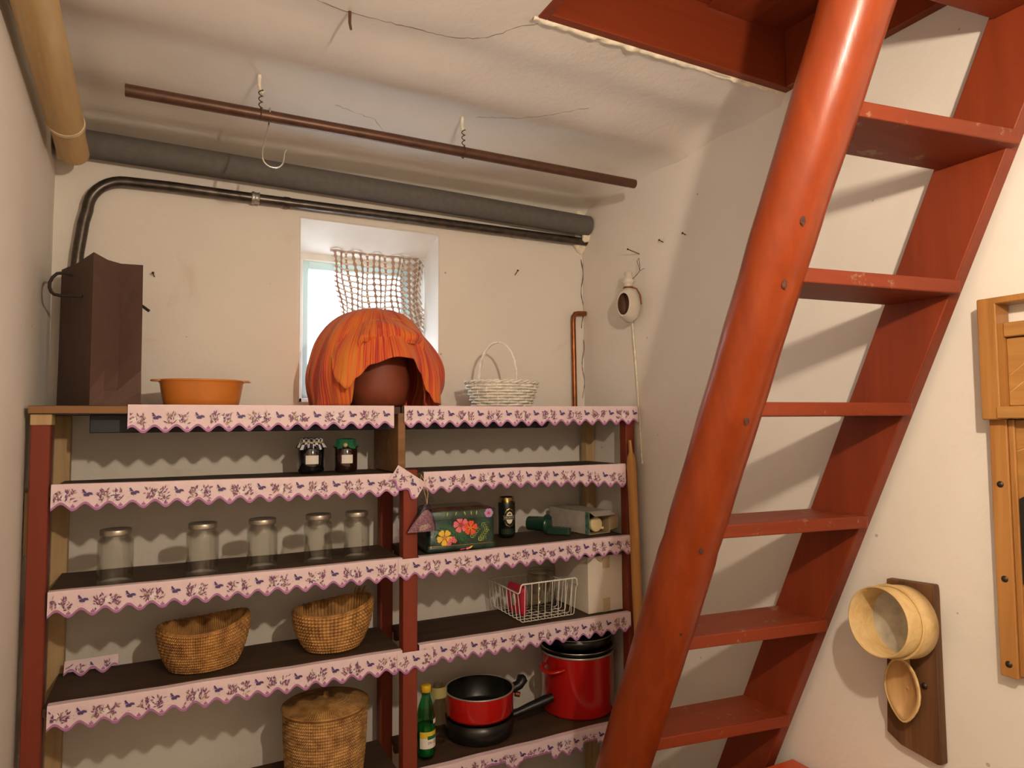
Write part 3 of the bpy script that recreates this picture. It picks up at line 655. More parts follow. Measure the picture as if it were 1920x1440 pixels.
hx,hy=.122,.084
loft([(rrect(hx-.004,hy-.004,.014),0),(rrect(hx,hy,.018),.004),(rrect(hx,hy,.018),.018),(rrect(hx-.004,hy-.004,.016),.021),(rrect(hx-.004,hy-.004,.016),.112)]).build('body','tin',tin)
MB().tube([(x,y,.0195) for x,y in rrect(hx-.001,hy-.001,.018)],.0012,6,True).build('rim_bead','gold',tin)
lid=loft([(rrect(hx,hy,.018),.104),(rrect(hx,hy,.018),.128),(rrect(hx-.003,hy-.003,.016),.132)]).build('lid','tinlid',tin)
loft([(rrect(hx-.006,hy-.006,.015),.131),(rrect(hx-.02,hy-.02,.012),.1385),(rrect(hx-.05,hy-.05,.01),.140)]).build('lid_top','tintop',lid)
rnd=random.Random(11); mb=MB(); mats=['fl_pink','fl_rose','fl_red','fl_orange','fl_yellow','fl_lime','fl_leaf','fl_lilac','fl_deep']; lay=[0]
def fpoly(pts,mi,y0=-hy-.0004+.004): lay[0]+=.00001; mb.add([(x,y0-lay[0],z) for x,z in pts],[tuple(range(len(pts)))],mi)
def leaf(x,z,a,l,w_,mi,y0=-hy-.0004+.004):
    c,s_=math.cos(a),math.sin(a); pts=[]
    for u,v in ((0,0),(.3,w_),(.65,w_*.8),(1,0),(.65,-w_*.8),(.3,-w_)): pts.append((x+c*u*l-s_*v*l,z+s_*u*l+c*v*l))
    fpoly(pts,mi,y0)
def inb(x,z): return abs(x)<.095 and .024<z<.09
for k in range(90):
    x,z=rnd.uniform(-.106,.096),rnd.uniform(.026,.098); leaf(x,z,rnd.uniform(0,6.3),rnd.uniform(.01,.02) if inb(x,z) else .006,.1,rnd.choice((6,6,8,8)))
def frond(x,z,a,l,n,mi):
    for k in range(n):
        u=k/n; px,pz=x+math.cos(a)*l*u,z+math.sin(a)*l*u
        for s_ in (-1,1): leaf(px,pz,a+s_*.75,l*.33*(1-u*.4),.09,mi)
frond(-.07,.083,-.55,.085,9,6); frond(-.03,.075,-.75,.07,9,6); frond(.03,.040,.75,.045,6,5); frond(.06,.028,.9,.05,6,5); frond(.07,.086,-.9,.04,5,5); frond(-.085,.06,-1.2,.03,5,6); frond(.055,.032,.15,.035,4,5)
def flower(x,z,r,mo,mi_,n=5,y0=-hy-.0004+.004,rot=0):
    for k in range(n):
        a=rot+2*PI*k/n; c,s_=math.cos(a),math.sin(a); pts=[]
        for u,v in ((.1,0),(.45,.28),(.8,.42),(1.0,.22),(.94,0),(1.0,-.2),(.8,-.42),(.45,-.28)): pts.append((x+r*(c*u-s_*v),z+r*(s_*u+c*v)))
        fpoly(pts,mo,y0)
    for k in range(n):
        a=rot+2*PI*k/n; leaf(x,z,a,r*.5,.16,mi_,y0)
lay[0]+=.0003
flower(-.004,.084,.026,0,1,rot=.5); flower(.030,.072,.024,2,3,rot=.2); flower(-.06,.046,.026,4,3,rot=.9)
for k in range(6): flower(-.036+.011*math.cos(k),.033+.009*math.sin(k*1.3),.007,0,1,rot=k)
flower(.092,.118,.0155,7,1,6,y0=-hy-.0003); 
for x in (-.05,-.02,.005,.03,.05): leaf(x,.129,-1.1-rnd.uniform(0,.8),.016,.16,5,-hy-.0003)
leaf(.01,.006,.15,.02,.18,0,-hy-.0003); leaf(.022,.007,.5,.016,.2,4,-hy-.0003); leaf(-.01,.005,.1,.02,.12,1,-hy-.0003)
mb.build('flower_print',mats,tin)

# ------------------------------------------------------------------ beer can
can=thing('beer_can','tall dark green beer can with gold top and cream badge','can',(1.103,2.225,S3+.002),math.radians(-17)); R=.0315
MB().lathe([(.0005,.006),(R*.72,.003),(R*.78,0),(R*.86,.004),(R,.012),(R,.124),(R*.97,.127)],40).build('body','can',can)
MB().lathe([(R*.97,.1265),(R*.88,.134),(R*.865,.136),(R*.90,.1375),(R*.865,.139),(R*.86,.142),(R*.90,.1445),(R*.87,.1455),(R*.83,.141),(.0005,.140)],40).build('rim','gold',can)
def wrap(vs,r,z0=0,a0=-PI/2): return [((r)*math.cos(a0+v[0]/R),(r)*math.sin(a0+v[0]/R),z0+v[1]) for v in vs]
def ell(rx,rz,n=32): return [(rx*math.cos(2*PI*i/n),rz*math.sin(2*PI*i/n)) for i in range(n)]
def disc(mbx,rx,rz,r,z0,mi,xo=0,rows=6):
    for j in range(-rows,rows):
        za,zb=j/rows,(j+1)/rows; wa,wb=rx*math.sqrt(max(0,1-za*za)),rx*math.sqrt(max(0,1-zb*zb)); N=10
        for i in range(N):
            q=[(-wa+2*wa*i/N+xo,za*rz),(-wa+2*wa*(i+1)/N+xo,za*rz),(-wb+2*wb*(i+1)/N+xo,zb*rz),(-wb+2*wb*i/N+xo,zb*rz)]
            mbx.add(wrap(q,r,z0),[(0,1,2,3)],mi)
mb=MB(); xo=.006
for k in range(9): mb.add(wrap([(xo-.03+k*.0066,.013),(xo-.0275+k*.0066,.013),(xo-.0275+k*.0066,.034),(xo-.03+k*.0066,.034)],R+.0002),[(0,1,2,3)],3)
for z in (.017,.023,.029): 
    for k in range(10): mb.add(wrap([(xo-.032+k*.0064,z),(xo-.032+(k+1)*.0064,z),(xo-.032+(k+1)*.0064,z+.002),(xo-.032+k*.0064,z+.002)],R+.00025),[(0,1,2,3)],3)
disc(mb,.0205,.034,R+.0003,.073,0,xo); disc(mb,.0188,.0318,R+.0004,.073,1,xo); disc(mb,.0125,.0225,R+.0005,.073,2,xo)
for k in range(10): mb.add(wrap([(xo-.024+k*.0048,.067),(xo-.024+(k+1)*.0048,.067),(xo-.024+(k+1)*.0048,.079),(xo-.024+k*.0048,.079)],R+.0006),[(0,1,2,3)],1)
for k in range(10):
    for z in (.0665,.0788): mb.add(wrap([(xo-.024+k*.0048,z),(xo-.024+(k+1)*.0048,z),(xo-.024+(k+1)*.0048,z+.0008),(xo-.024+k*.0048,z+.0008)],R+.0007),[(0,1,2,3)],2)
tv,tf=text_geo('KARLSKRONE',.0080); mb.add(wrap([(v.x*.86+xo,v.y*1.05) for v in tv],R+.0009,.073),tf,2)
mb.add(wrap([(xo-.005,.083),(xo+.005,.083),(xo+.006,.089),(xo+.003,.086),(xo,.0905),(xo-.003,.086),(xo-.006,.089)],R+.0008),[tuple(range(7))],1)
mb.build('printed_badge',['gold','can','cream','plaid'],can)

# ------------------------------------------------------------------ green plastic gadget
g=thing('plastic_grinder','dark green plastic kitchen gadget with holed arm lying on shelf','kitchen tool',(1.262,2.21,S3+.002),math.radians(-52))
m0=TR(0,0,.036)@RY(PI/2)
MB().lathe([(.0005,-.075),(.024,-.075),(.026,-.072),(.028,-.01),(.03,-.005)],28,m0).build('barrel','gplastic',g)
MB().lathe([(.03,-.006),(.0355,-.003),(.0355,.004),(.032,.010),(.022,.016),(.0005,.018)],28,m0).build('flange','gplastic',g)
mb=MB(); pr=[(.012,-.018),(.085,-.013)]+[(.085+.013*math.cos(a),.013*math.sin(a)) for a in [-PI/2+PI*i/10 for i in range(11)]]+[(.085,.013),(.012,.018)]
mb.prism(pr,.024,TR(0,0,.004)); arm=mb.build('arm','gplastic',g)
ct=MB()
for x in (.040,.054,.068,.085): ct.lathe([(.0042,.012),(.0042,.05)],14,TR(x,0,0),cap=True)
cut(arm,ct)
MB().tube([(-.005,0,.064),(.01,0,.066),(.02,0,.058)],.006,8).build('lug','gplastic',g)

# ------------------------------------------------------------------ open carton with cream-capped tube
cb=thing('open_carton','grey printed carton lying open-ended on the shelf','carton',(1.42,2.23,S3+.002),math.radians(8)); w2,l2,h2=.052,.118,.084
mb=MB()
for a,b_ in (((-w2,-l2,0),(-w2+.0015,l2,h2)),((w2-.0015,-l2,0),(w2,l2,h2)),((-w2,-l2,0),(w2,l2,.0015)),((-w2,-l2,h2-.0015),(w2,l2,h2)),((-w2,l2-.0015,0),(w2,l2,h2))): mb.box(a,b_)
mb.build('sleeve','carton',cb)
mb=MB().box((-w2+.002,-l2+.004,.002),(w2-.002,l2-.002,.0025)); mb.box((w2-.0025,-l2+.004,.002),(w2-.002,l2-.002,h2-.002)); mb.build('lining','cartonin',cb)
MB().box((-w2-.0004,-l2,.001),(-w2,-l2+.022,h2-.001)).build('green_band','cartongreen',cb)
fl=MB().add([(-w2,-l2,h2),(w2,-l2,h2),(w2+.004,-l2-.028,h2-.014),(-w2+.004,-l2-.028,h2-.014)],[(0,1,2,3)]).build('flap','carton',cb); fl.modifiers.new('s','SOLIDIFY').thickness=.0012
fl=MB().add([(w2,-l2,.01),(w2,-l2,h2-.01),(w2+.030,-l2-.012,h2-.02),(w2+.030,-l2-.012,.02)],[(0,1,2,3)]).build('flap','cartonin',cb); fl.modifiers.new('s','SOLIDIFY').thickness=.0012
tb=thing('capped_tube','tube with round cream cap inside the open carton','tube',(1.425,2.135,S3+.004)); mt=TR(0,0,.031)@RX(PI/2)@RZ(0)
MB().lathe([(.0005,-.14),(.024,-.14),(.025,-.13),(.025,-.002)],28,TR(.004,.0,.031)@RZ(math.radians(8))@RX(PI/2)).build('tube_body','carton',tb)
cp=MB().lathe([(.026,-.004),(.028,-.002),(.028,.008),(.026,.012),(.023,.013),(.0005,.0125)],32,TR(.004,0,.031)@RZ(math.radians(8))@RX(PI/2)).build('cap','capcream',tb)
MB().box((.026,-.012,.012),(.038,-.004,.022),bev=.002,mat=None).build('cap_tab','capcream',cp)

# ------------------------------------------------------------------ white box, wire basket and what is in it
wb=thing('cardboard_box','white cardboard box with two strips of tan tape','box',(1.447,2.22,S4+.002)); 
MB().box((-.083,-.135,0),(.069,.105,.204),bev=.0015).build('body','wbox',wb)
for z0,z1 in ((.158,.2045),(.0,.05)): MB().box((-.020,-.1358,z0),(.012,-.1352,z1)).build('tape','tape',wb)
MB().box((-.020,-.1358,.2042),(.012,.105,.2048)).build('tape','tape',wb)
wk=thing('wire_basket','white plastic-coated wire basket with raised front bar','basket',(1.20,2.22,S4+.004)); 
bx0,bx1,by0,by1=-.108,.105,-.125,.115; H=.105
def wt(name,pts,r=.0014): MB().tube(pts,r,6).build(name,'wirewhite',wk)
wt('rim_wire',[(bx0-.012,by1,H),(bx0-.014,by0-.006,H),(bx0-.010,by0-.010,H+.004),(bx0-.006,by0-.012,H+.026),(bx0,by0-.013,H+.031),(bx1,by0-.013,H+.031),(bx1+.007,by0-.012,H+.027),(bx1+.012,by0-.010,H+.004),(bx1+.014,by0-.006,H),(bx1+.012,by1,H),(bx0-.012,by1,H)],.0028)
for k in range(8):
    x=bx0+.012+k*(bx1-bx0-.024)/7; xt=x*1.02
    wt('wire',[(xt,by0-.012,H+.031),(x,by0-.002,.006),(x,by0+.004,.001),(x,by1-.004,.001),(x,by1,.006),(xt,by1+.003,H)])
for k in range(9):
    y=by0+k*(by1-by0)/8
    wt('wire',[(bx0-.013,y,H),(bx0-.002,y,.008),(bx0+.004,y,.0042),(bx1-.004,y,.0042),(bx1+.002,y,.008),(bx1+.013,y,H)])
pk=thing('crimson_packet','crimson plastic packet with a pale centre leaning in the wire basket','packet',(1.112,2.165,S4+.012))
m0=TR(0,0,.056)@RZ(math.radians(20))@RY(math.radians(8))
loft([([(x*.9,y) for x,y in rrect(.052,.05,.016)],-.007),(rrect(.052,.054,.018),-.003),(rrect(.052,.054,.018),.006),(rrect(.046,.048,.016),.011)]).build('pack_body','pinkplastic',pk)
for c in pk.children: c.matrix_local=TR(0,0,.060)@RZ(math.radians(6))@RY(-PI/2)@RX(0)
MB().lathe([(.0005,.0016),(.014,.0014),(.015,0)],20,TR(0,0,0),1.5,.85).build('pack_window','label',pk); pk.children[1].matrix_local=TR(-.0125,-.001,.058)@RZ(math.radians(6))@RY(-PI/2)
tb=thing('plastic_canister','clear frosted plastic canister standing in the wire basket','canister',(1.235,2.21,S4+.012))
MB().lathe([(.0005,.001),(.044,0),(.048,.004),(.048,.12),(.046,.128),(.046,.132),(.0445,.132),(.0465,.12),(.0465,.006),(.0005,.004)],36).build('canister_wall','frost',tb)
MB().lathe([(.048,.126),(.0485,.128),(.0485,.140),(.046,.143),(.0005,.143)],36).build('canister_lid','frost',tb)

# ------------------------------------------------------------------ pans and bottles on lowest shelf
pn=thing('saucepan','red nonstick saucepan with black handle on the lowest shelf','saucepan',(.975,2.19,S5+.072)); r=.118
MB().lathe([(.0005,0),(r*.93,0),(r*.97,.006),(r,.014),(r+.001,.082)],64).build('pan_wall','redenamel',pn)
MB().lathe([(r+.001,.081),(r+.004,.084),(r+.001,.0865),(r-.003,.084)],64).build('pan_rim','rimgrey',pn)
MB().lathe([(r-.003,.084),(r-.004,.012),(r-.012,.005),(.0005,.005)],64).build('nonstick_lining','black',pn)
MB().tube([(.116,-.01,.060),(.150,-.012,.070),(.165,-.012,.092),(.172,-.012,.098)],[.020,.020,.024,.008],12,flat=.8).build('handle','blackm',pn)
MB().tube([(.124,-.03,.05),(.14,-.035,.045)],.009,10).build('handle_ferrule','copper',pn)
p2=thing('frying_pan','black pan with long handle nested under the red saucepan','pan',(.975,2.19,S5+.002))
MB().lathe([(.0005,0),(r*.9,0),(r*.97,.008),(r*1.005,.03),(r*1.01,.066),(r*1.0,.066),(r*.95,.02),(.0005,.012)],64).build('pan_wall','black',p2)
MB().tube([(.115,-.03,.050),(.17,-.04,.066),(.235,-.052,.085),(.262,-.058,.092)],[.013,.017,.019,.016],12,flat=.85).build('handle','blackm',p2)
sp=thing('stockpot','tall red enamel stockpot with grey rim on the lowest shelf','pot',(1.398,2.222,S5+.002)); r=.138
MB().lathe([(.0005,0),(r*.97,0),(r,.008),(r,.212),(r+.001,.214)],72).build('pot_wall','redenamel',sp)
MB().lathe([(r-.001,.212),(r+.003,.214),(r+.003,.219),(r-.003,.220),(r-.005,.21)],72).build('pot_rim','rimgrey',sp)
MB().lathe([(r-.005,.215),(r-.006,.02),(.0005,.016)],48).build('pot_lining','black',sp)
for s_,a in ((1,math.radians(198)),(1,math.radians(18))):
    c,s2=math.cos(a),math.sin(a); pts=[]
    for i in range(11):
        q=-1+2*i/10; rr=r-.004+.038*(1-q*q)**.5; tt=.05*q; pts.append((c*rr-s2*tt,s2*rr+c*tt,.178-.010*(1-q*q)))
    MB().tube(pts,.009,10,flat=.7).build('handle','redenamel',sp)
ld=thing('pan_lid','black pan lid with steel rim resting on the red stockpot','lid',(1.398,2.222,S5+.224),0)
MB().lathe([(.140,.012),(.139,.004),(.125,.002),(.0005,.0)],64).build('lid_plate','black',ld); MB().lathe([(.137,.010),(.142,.0125),(.137,.0145),(.134,.0125)],64).build('lid_rim','chrome',ld)
ld2=thing('dark_bowl','black enamel bowl stacked upside on the pan lid over the stockpot','bowl',(1.398,2.222,S5+.240),0)
MB().lathe([(.0005,0),(.115,0),(.128,.012),(.137,.040),(.134,.040),(.123,.014),(.0005,.006)],64).build('bowl_wall','black',ld2); MB().lathe([(.134,.039),(.138,.041),(.134,.0435),(.131,.041)],64).build('bowl_rim','rimgrey',ld2)
def bottle(name,label,loc,r,h,body,cap,drink=None):
    t=thing(name,label,'bottle',loc)
    prof=[(.0005,.004),(r*.55,.002),(r*.7,0),(r*.92,.006),(r*.97,.02),(r*.93,.03),(r,.04),(r,.10),(r*.94,.107),(r*.99,.115),(r*.97,.135),(r*.8,.165),(r*.52,.19),(r*.45,.2),(r*.45,h-.02)]
    k=h/.232; prof=[(a,min(b_*k,h-.004)) for a,b_ in prof]
    MB().lathe(prof,32).build('bottle_wall',body,t)
    if cap: MB().lathe([(r*.5,h-.021),(r*.55,h-.020),(r*.55,h-.002),(r*.5,h),(.0005,h)],24).build('cap',cap,t)
    if drink: MB().lathe([(r*.9,.012),(r*.93,.04),(r*.93,.105),(.0005,.106)],24).build('drink',drink,t)
    return t
b1=bottle('green_bottle','green plastic bottle with yellow cap beside the middle post','bottle' and (.752,2.115,S5+.002),.030,.228,'petgreen','capyellow','petdark')
def wraplab(t,name,mats,r,z0,z1,a0,a1,mi=0,txt=None):
    mb=MB(); N=16
    for i in range(N):
        a=a0+(a1-a0)*i/N; b_=a0+(a1-a0)*(i+1)/N
        mb.add([(r*math.cos(a),r*math.sin(a),z0),(r*math.cos(b_),r*math.sin(b_),z0),(r*math.cos(b_),r*math.sin(b_),z1),(r*math.cos(a),r*math.sin(a),z1)],[(0,1,2,3)],0,True)
    return mb.build(name,mats,t)
wraplab(b1,'white_label','label',.0306,.038,.070,-2.6,0); wraplab(b1,'yellow_label','labyellow',.0306,.070,.090,-2.6,0)
wraplab(b1,'price_sticker','label',.0306,.112,.126,-1.05,-.45)
wraplab(b1,'brand_panel','petdark',.0309,.066,.077,-1.75,-.6)
tv,tf=text_geo('ERI-ICE',.0115)
wr=lambda vs,r,z0,a0:[(r*math.cos(a0+v[0]/r),r*math.sin(a0+v[0]/r),z0+v[1]) for v in vs]
MB().add(wr([(v.x*.95,v.y) for v in tv],.0309,.055,-1.15),tf).build('label_text','ink',b1)
b2=bottle('clear_bottle','empty clear plastic bottle with faded yellow label behind the green bottle','bottle' and (.826,2.20,S5+.002),.034,.222,'petclear',None)
wraplab(b2,'faded_label','labfaded',.0300,.150,.185,-2.7,-.2)

# ------------------------------------------------------------------ top of shelf: paper bag
bg_=thing('paper_bag','tall dark brown paper carrier bag in the corner on top board','bag',(-.20,2.2,S1+.002)); O=(-.20,2.2,S1+.002)
def bagsec(k,z,pin):   # corner A (front), B right end, C back right, D back left
    A=Vector((-.197,2.088));Bq=Vector((-.079,2.135));Cq=Vector((-.185,2.375));Dq=Vector((-.300,2.325))
    cr=(A+Bq)/2-(Cq-A).normalized()*(-pin); cl=(Cq+Dq)/2+(A-Cq).normalized()*pin
    mid=(A+Bq+Cq+Dq)/4
    return [tuple(mid+(p-mid)*k) for p in (A,A.lerp(cr,.5),cr,Bq,Bq.lerp(Cq,.5),Cq,cl,Dq,Dq.lerp(A,.5))]
mb=MB(); secs=[(1.0,0,.0),(1.0,.04,.012),(.99,.10,.050),(.985,.25,.056),(.975,.402,.050)]
n=9; vs=[]
for k,z,pin in secs:
    for i,(x,y) in enumerate(bagsec(k,z,pin)): vs.append((x,y,S1+.002+z+(.010 if (z>.4 and i in (0,)) else -.004 if (z>.4 and i==3) else 0)))
fs=[(i*n+k,i*n+(k+1)%n,(i+1)*n+(k+1)%n,(i+1)*n+k) for i in range(4) for k in range(n)]+[tuple(reversed(range(n)))]
mb.add(vs,fs); b_=mb.build('paper_body','bag',bg_,O); s_=b_.modifiers.new('s','SOLIDIFY'); s_.thickness=.0012; s_.offset=-1
def W(x,y,z): return (x+.20,y-2.2,z)
MB().tube([W(-.262,2.235,.372),W(-.280,2.22,.374),W(-.293,2.208,.368),W(-.302,2.20,.355),W(-.307,2.195,.340),W(-.307,2.19,.325),W(-.302,2.184,.312),W(-.294,2.175,.304),W(-.280,2.163,.300),W(-.225,2.14,.298)],.0045,8).build('cord_handle','cord',bg_)
MB().tube([W(-.12,2.23,.30),W(-.085,2.20,.292),W(-.071,2.19,.280),W(-.066,2.188,.276)],.0045,8).build('cord_handle','cord',bg_)
# orange dish
ds=thing('casserole_dish','oval orange glazed casserole dish with small ear handles','dish',(.078,2.20,S1+.002))
MB().lathe([(.0005,0),(.82,0),(.86,.004),(.90,.02),(.965,.068),(1.0,.074),(1.02,.0765),(1.0,.079),(.955,.077),(.93,.068),(.86,.02),(.8,.008),(.0005,.006)],64,None,.118,.085).build('dish_wall','dish',ds)
for s_ in (-1,1): loft([([(s_*(.112+ .024*math.cos(a)),.032*math.sin(a)) for a in [2*PI*i/20 for i in range(20)]],.0735),([(s_*(.112+ .026*math.cos(a)),.034*math.sin(a)) for a in [2*PI*i/20 for i in range(20)]],.0755),([(s_*(.112+ .024*math.cos(a)),.032*math.sin(a)) for a in [2*PI*i/20 for i in range(20)]],.0785)]).build('ear_handle','dish',ds)

# clay pot and its cloth
pot=thing('clay_pot','dark terracotta clay pot under the orange cloth','pot',(.612,2.205,S1+.002))
MB().lathe([(.0005,0),(.078,0),(.092,.01),(.104,.06),(.106,.12),(.098,.18),(.085,.22),(.082,.245),(.09,.26),(.086,.262),(.078,.245),(.0005,.240)],56).build('pot_wall','terra',pot)
clo=thing('orange_cloth','striped orange and red woven cloth draped over the clay pot','cloth',(.607,2.205,S1+.002))
def sstep(x): x=max(0,min(1,x)); return x*x*(3-2*x)
def hood(th,s):
    d=math.atan2(math.sin(th+PI/2),math.cos(th+PI/2))      # 0 at the front
    zh=.20*sstep((.66-abs(d-.06))/.20)
    ph_max=1.95; 
    ph=s*ph_max
    z=.328*(math.cos(ph)+.37)/1.37; r=math.sin(min(ph,PI/2+.25))**.78 if ph>.001 else 0
    z0=max(0,zh)
    # compress profile so that the hem lands at zh
    if s>.35: 
        zt=.328*(math.cos(.35*ph_max)+.37)/1.37; f=(s-.35)/.65; zfull=z; z=zt+(zfull-zt)*(zt-z0)/zt
    fold=.010*math.sin(th*8+5*s)*s+.022*nz(math.cos(th)*2.2,math.sin(th)*2.2,s*3)+.007*math.sin(th*17+s*4)*s*s
    rx=.196+(.016 if math.cos(th)<0 else .012*s); ry=.160
    bulge=.030*max(0,math.cos(th+.15))**2*math.sin(PI*max(0,min(1,(s-.45)/.5)))
    return (r*(rx+fold+bulge)*math.cos(th),r*(ry+fold)*math.sin(th),max(z,.001)+.008*nz(th*2,s*4,3)*s*(1-s)*4)
mb=MB(); nu,nv=144,40
vs=[hood(2*PI*i/nu,.004+.996*j/nv) for j in range(nv+1) for i in range(nu)]
fs=[(j*nu+(i+1)%nu,j*nu+i,(j+1)*nu+i,(j+1)*nu+(i+1)%nu) for j in range(nv) for i in range(nu)]
uv=[[((i+1)/nu*2,j/nv),(i/nu*2,j/nv),(i/nu*2,(j+1)/nv),((i+1)/nu*2,(j+1)/nv)] for j in range(nv) for i in range(nu)]
mb.add(vs,fs,0,True,uv); o_=mb.build('hood','cloth',clo); s_=o_.modifiers.new('s','SOLIDIFY'); s_.thickness=.002; s_.offset=1
def flap(d,s):                                              # front flap, d angle from front, s 0 top..1 hem
    K=((-1.22,.215),(-.95,.15),(-.75,.075),(-.60,.050),(-.48,.09),(-.30,.128),(.05,.152),(.32,.150),(.48,.11),(.60,.05),(.72,.012),(.95,.004),(1.30,.02))
    for (da,za),(db,zb) in zip(K,K[1:]):
        if da<=d<=db+1e-6: hem=za+(zb-za)*sstep((d-da)/(db-da)); break
    zt=.268+.014*math.cos(d*1.2)-.02*abs(d)**3*.5+.006*math.sin(d*5)
    z=zt+(max(hem,.006)-zt)*s
    th=d-PI/2; zz=max(0,min(1,(.328-z)/.328)); r=math.sin(min(1,zz*1.25+.12)*PI/2)**.7
    out=.012+.020*s*math.cos(d*1.2)+.009*math.sin(d*8+1)*s+.010*nz(d*3,s*3,5)+.010*math.exp(-((d+.62)/.12)**2)*s
    rx=.200+out; ry=.166+out
    return (r*rx*math.cos(th),r*ry*math.sin(th)-.004,z)
nu,nv=60,20; mb=MB(); rng=(-1.22,1.30)
vs=[flap(rng[0]+(rng[1]-rng[0])*i/nu,j/nv) for j in range(nv+1) for i in range(nu+1)]
fs=[(j*(nu+1)+i+1,j*(nu+1)+i,(j+1)*(nu+1)+i,(j+1)*(nu+1)+i+1) for j in range(nv) for i in range(nu)]
uv=[[((i+1)/nu*.8+.37,.6+j/nv*.4),(i/nu*.8+.37,.6+j/nv*.4),(i/nu*.8+.37,.6+(j+1)/nv*.4),((i+1)/nu*.8+.37,.6+(j+1)/nv*.4)] for j in range(nv) for i in range(nu)]
mb.add(vs,fs,0,True,uv); o_=mb.build('front_flap','cloth',clo); s_=o_.modifiers.new('s','SOLIDIFY'); s_.thickness=.002; s_.offset=1
MB().tube([Vector(v)+Vector((0,-.001,.001)) for v in vs[:nu+1]],.0022,6).build('ochre_hem','hem',clo)

# white wicker basket
wk=thing('wicker_basket','small white wicker basket with hoop handle','basket',(1.075,2.2,S1+.002),math.radians(-10)); NS=18; H=.088
def wr_(v): return (.104+.027*v)
rowsN=8
for j in range(rowsN):
    v=(j+.5)/rowsN; n=NS*4; pts=[]
    for k in range(n):
        a=2*PI*k/n; w_=.0055*math.sin(a*NS/2+PI*(j%2)); pts.append(((wr_(v)+w_)*math.cos(a),(wr_(v)*.72+w_)*math.sin(a),.004+v*(H-.008)+.0012*nz(k*.2,j)))
    MB().tube(pts,.0047,6,True).build('weaver','white_wicker',wk)
for k in range(NS):
    a=2*PI*(k+.5)/NS; MB().tube([(wr_(0)*math.cos(a)*.99,wr_(0)*.72*math.sin(a)*.99,.002),(wr_(1)*math.cos(a),wr_(1)*.72*math.sin(a),H)],.0022,5).build('stake','white_wicker',wk)
for s_ in (0,PI):
    n=120; MB().tube([((wr_(1)+.003+.0035*math.cos(14*2*PI*k/n+s_))*math.cos(2*PI*k/n),(wr_(1)*.72+.003+.0035*math.cos(14*2*PI*k/n+s_))*math.sin(2*PI*k/n),H+.004+.004*math.sin(14*2*PI*k/n+s_)) for k in range(n)],.004,6,True).build('braided_rim','white_wicker',wk)
MB().lathe([(.103,.001),(.103,.004),(.0005,.004)],40,None,1,.72).build('base','white_wicker',wk)
for s_ in (0,PI):
    pts=[]
    for k in range(61):
        q=PI*k/60; x=-.016+.054*math.cos(q); z=H-.01+.162*math.sin(q)**.75; pts.append((x+.0018*math.cos(k*.55+s_),-.085*math.cos(q)*.72+.0022*math.sin(k*.55+s_),z))
    MB().tube(pts,.0036,6).build('hoop_handle','white_wicker',wk)

# ------------------------------------------------------------------ crocheted curtain on the window
cu=thing('crochet_curtain','brown and white crocheted net half-curtain hung over the small window','curtain',(.72,2.588,2.25)); O=(.72,2.588,2.25)
mb=MB(); nc,nr=15,14; 
def cp(u,v):
    # u 0..1 across (gathered to the right lower), v 0..1 down
    xt=.529+u*.376; xb=.575+u*.34 
    g=v**1.2; x=xt*(1-g)+xb*g+ .012*math.sin(v*5+u*3)*u
    x+=.004*math.sin(v*9+u*20); y=2.582-.010*math.sin(u*30+v*2)-.012*sstep((u-.72)/.2)*math.sin(u*70)-.004
    z=2.262-v*(.27+.10*u+.03*math.sin(u*6))
    return Vector((x,y,z))
for i in range(nc):
    for j in range(nr):
        u0,u1=i/nc,(i+1)/nc; v0,v1=j/nr,(j+1)/nr; um=(u0+.5/nc); 
        top,bot=cp(um,v0),cp(um,v1); mid=cp(um,(v0+v1)/2); ex=(cp(u1,v0)-cp(u0,v0))*.5; em=(cp(u1,v1)-cp(u0,v1))*.5
        a,c=.52,.22
        mb.add([top-ex*a,top+ex*a,mid+ex*c,bot+em*a,bot-em*a,mid-ex*c],[(0,1,2,5),(5,2,3,4)],0)
        l0,l1=cp(u0,v0),cp(u1,v0); dz=Vector((0,-.0004,.0035)); mb.add([l0-dz,l1-dz,l1+Vector((0,-.0004,.0035)),l0+Vector((0,-.0004,.0035))],[(0,1,2,3)],1)
        if u0>.72:
            q=cp(u0+.1/nc,v0),cp(u0+.9/nc,v1); mb.tube([q[0]+Vector((0,-.008,0)),q[1]+Vector((0,-.010,0))],.0016,4,mi=0); q=cp(u0+.9/nc,v0),cp(u0+.1/nc,v1); mb.tube([q[0]+Vector((0,-.011,0)),q[1]+Vector((0,-.008,0))],.0016,4,mi=1)
o_=mb.build('crochet_net',['curtain','curtainw'],cu,O); o_.modifiers.new('s','SOLIDIFY').thickness=.0012
MB().tube([cp(i/30,0)+Vector((0,-.002,.003)) for i in range(31)],.0022,6).build('header_thread','curtain',cu,O)

# ------------------------------------------------------------------ pipes
o_=MB().tube([(-.249,2.365,2.456),(.3,2.365,2.452),(.9,2.362,2.444),(XR-.008,2.36,2.432)],[.042]*4,28).build('pipe_sleeve','grey_pipe',None,(.65,2.365,2.41)); tag(o_,'thick grey foam-wrapped pipe running under the ceiling above the window','pipe')
sp=thing('steel_pipe','thin dark steel pipe bending down in the corner behind the paper bag','pipe',(.6,2.39,2.36)); O=(.6,2.39,2.36)
pts=[(-.288,2.390,1.675),(-.276,2.390,1.95),(-.266,2.390,2.12),(-.254,2.390,2.22)]+[(-.245+.105-.105*math.cos(a),2.390,2.258+.105*math.sin(a)) for a in [PI/2*i/9 for i in range(10)]]+[(-.02,2.388,2.366),(.24,2.388,2.366),(.8,2.385,2.368),(XR-.004,2.385,2.370)]
MB().tube(pts,.0165,16).build('pipe_run','steel',sp,O)
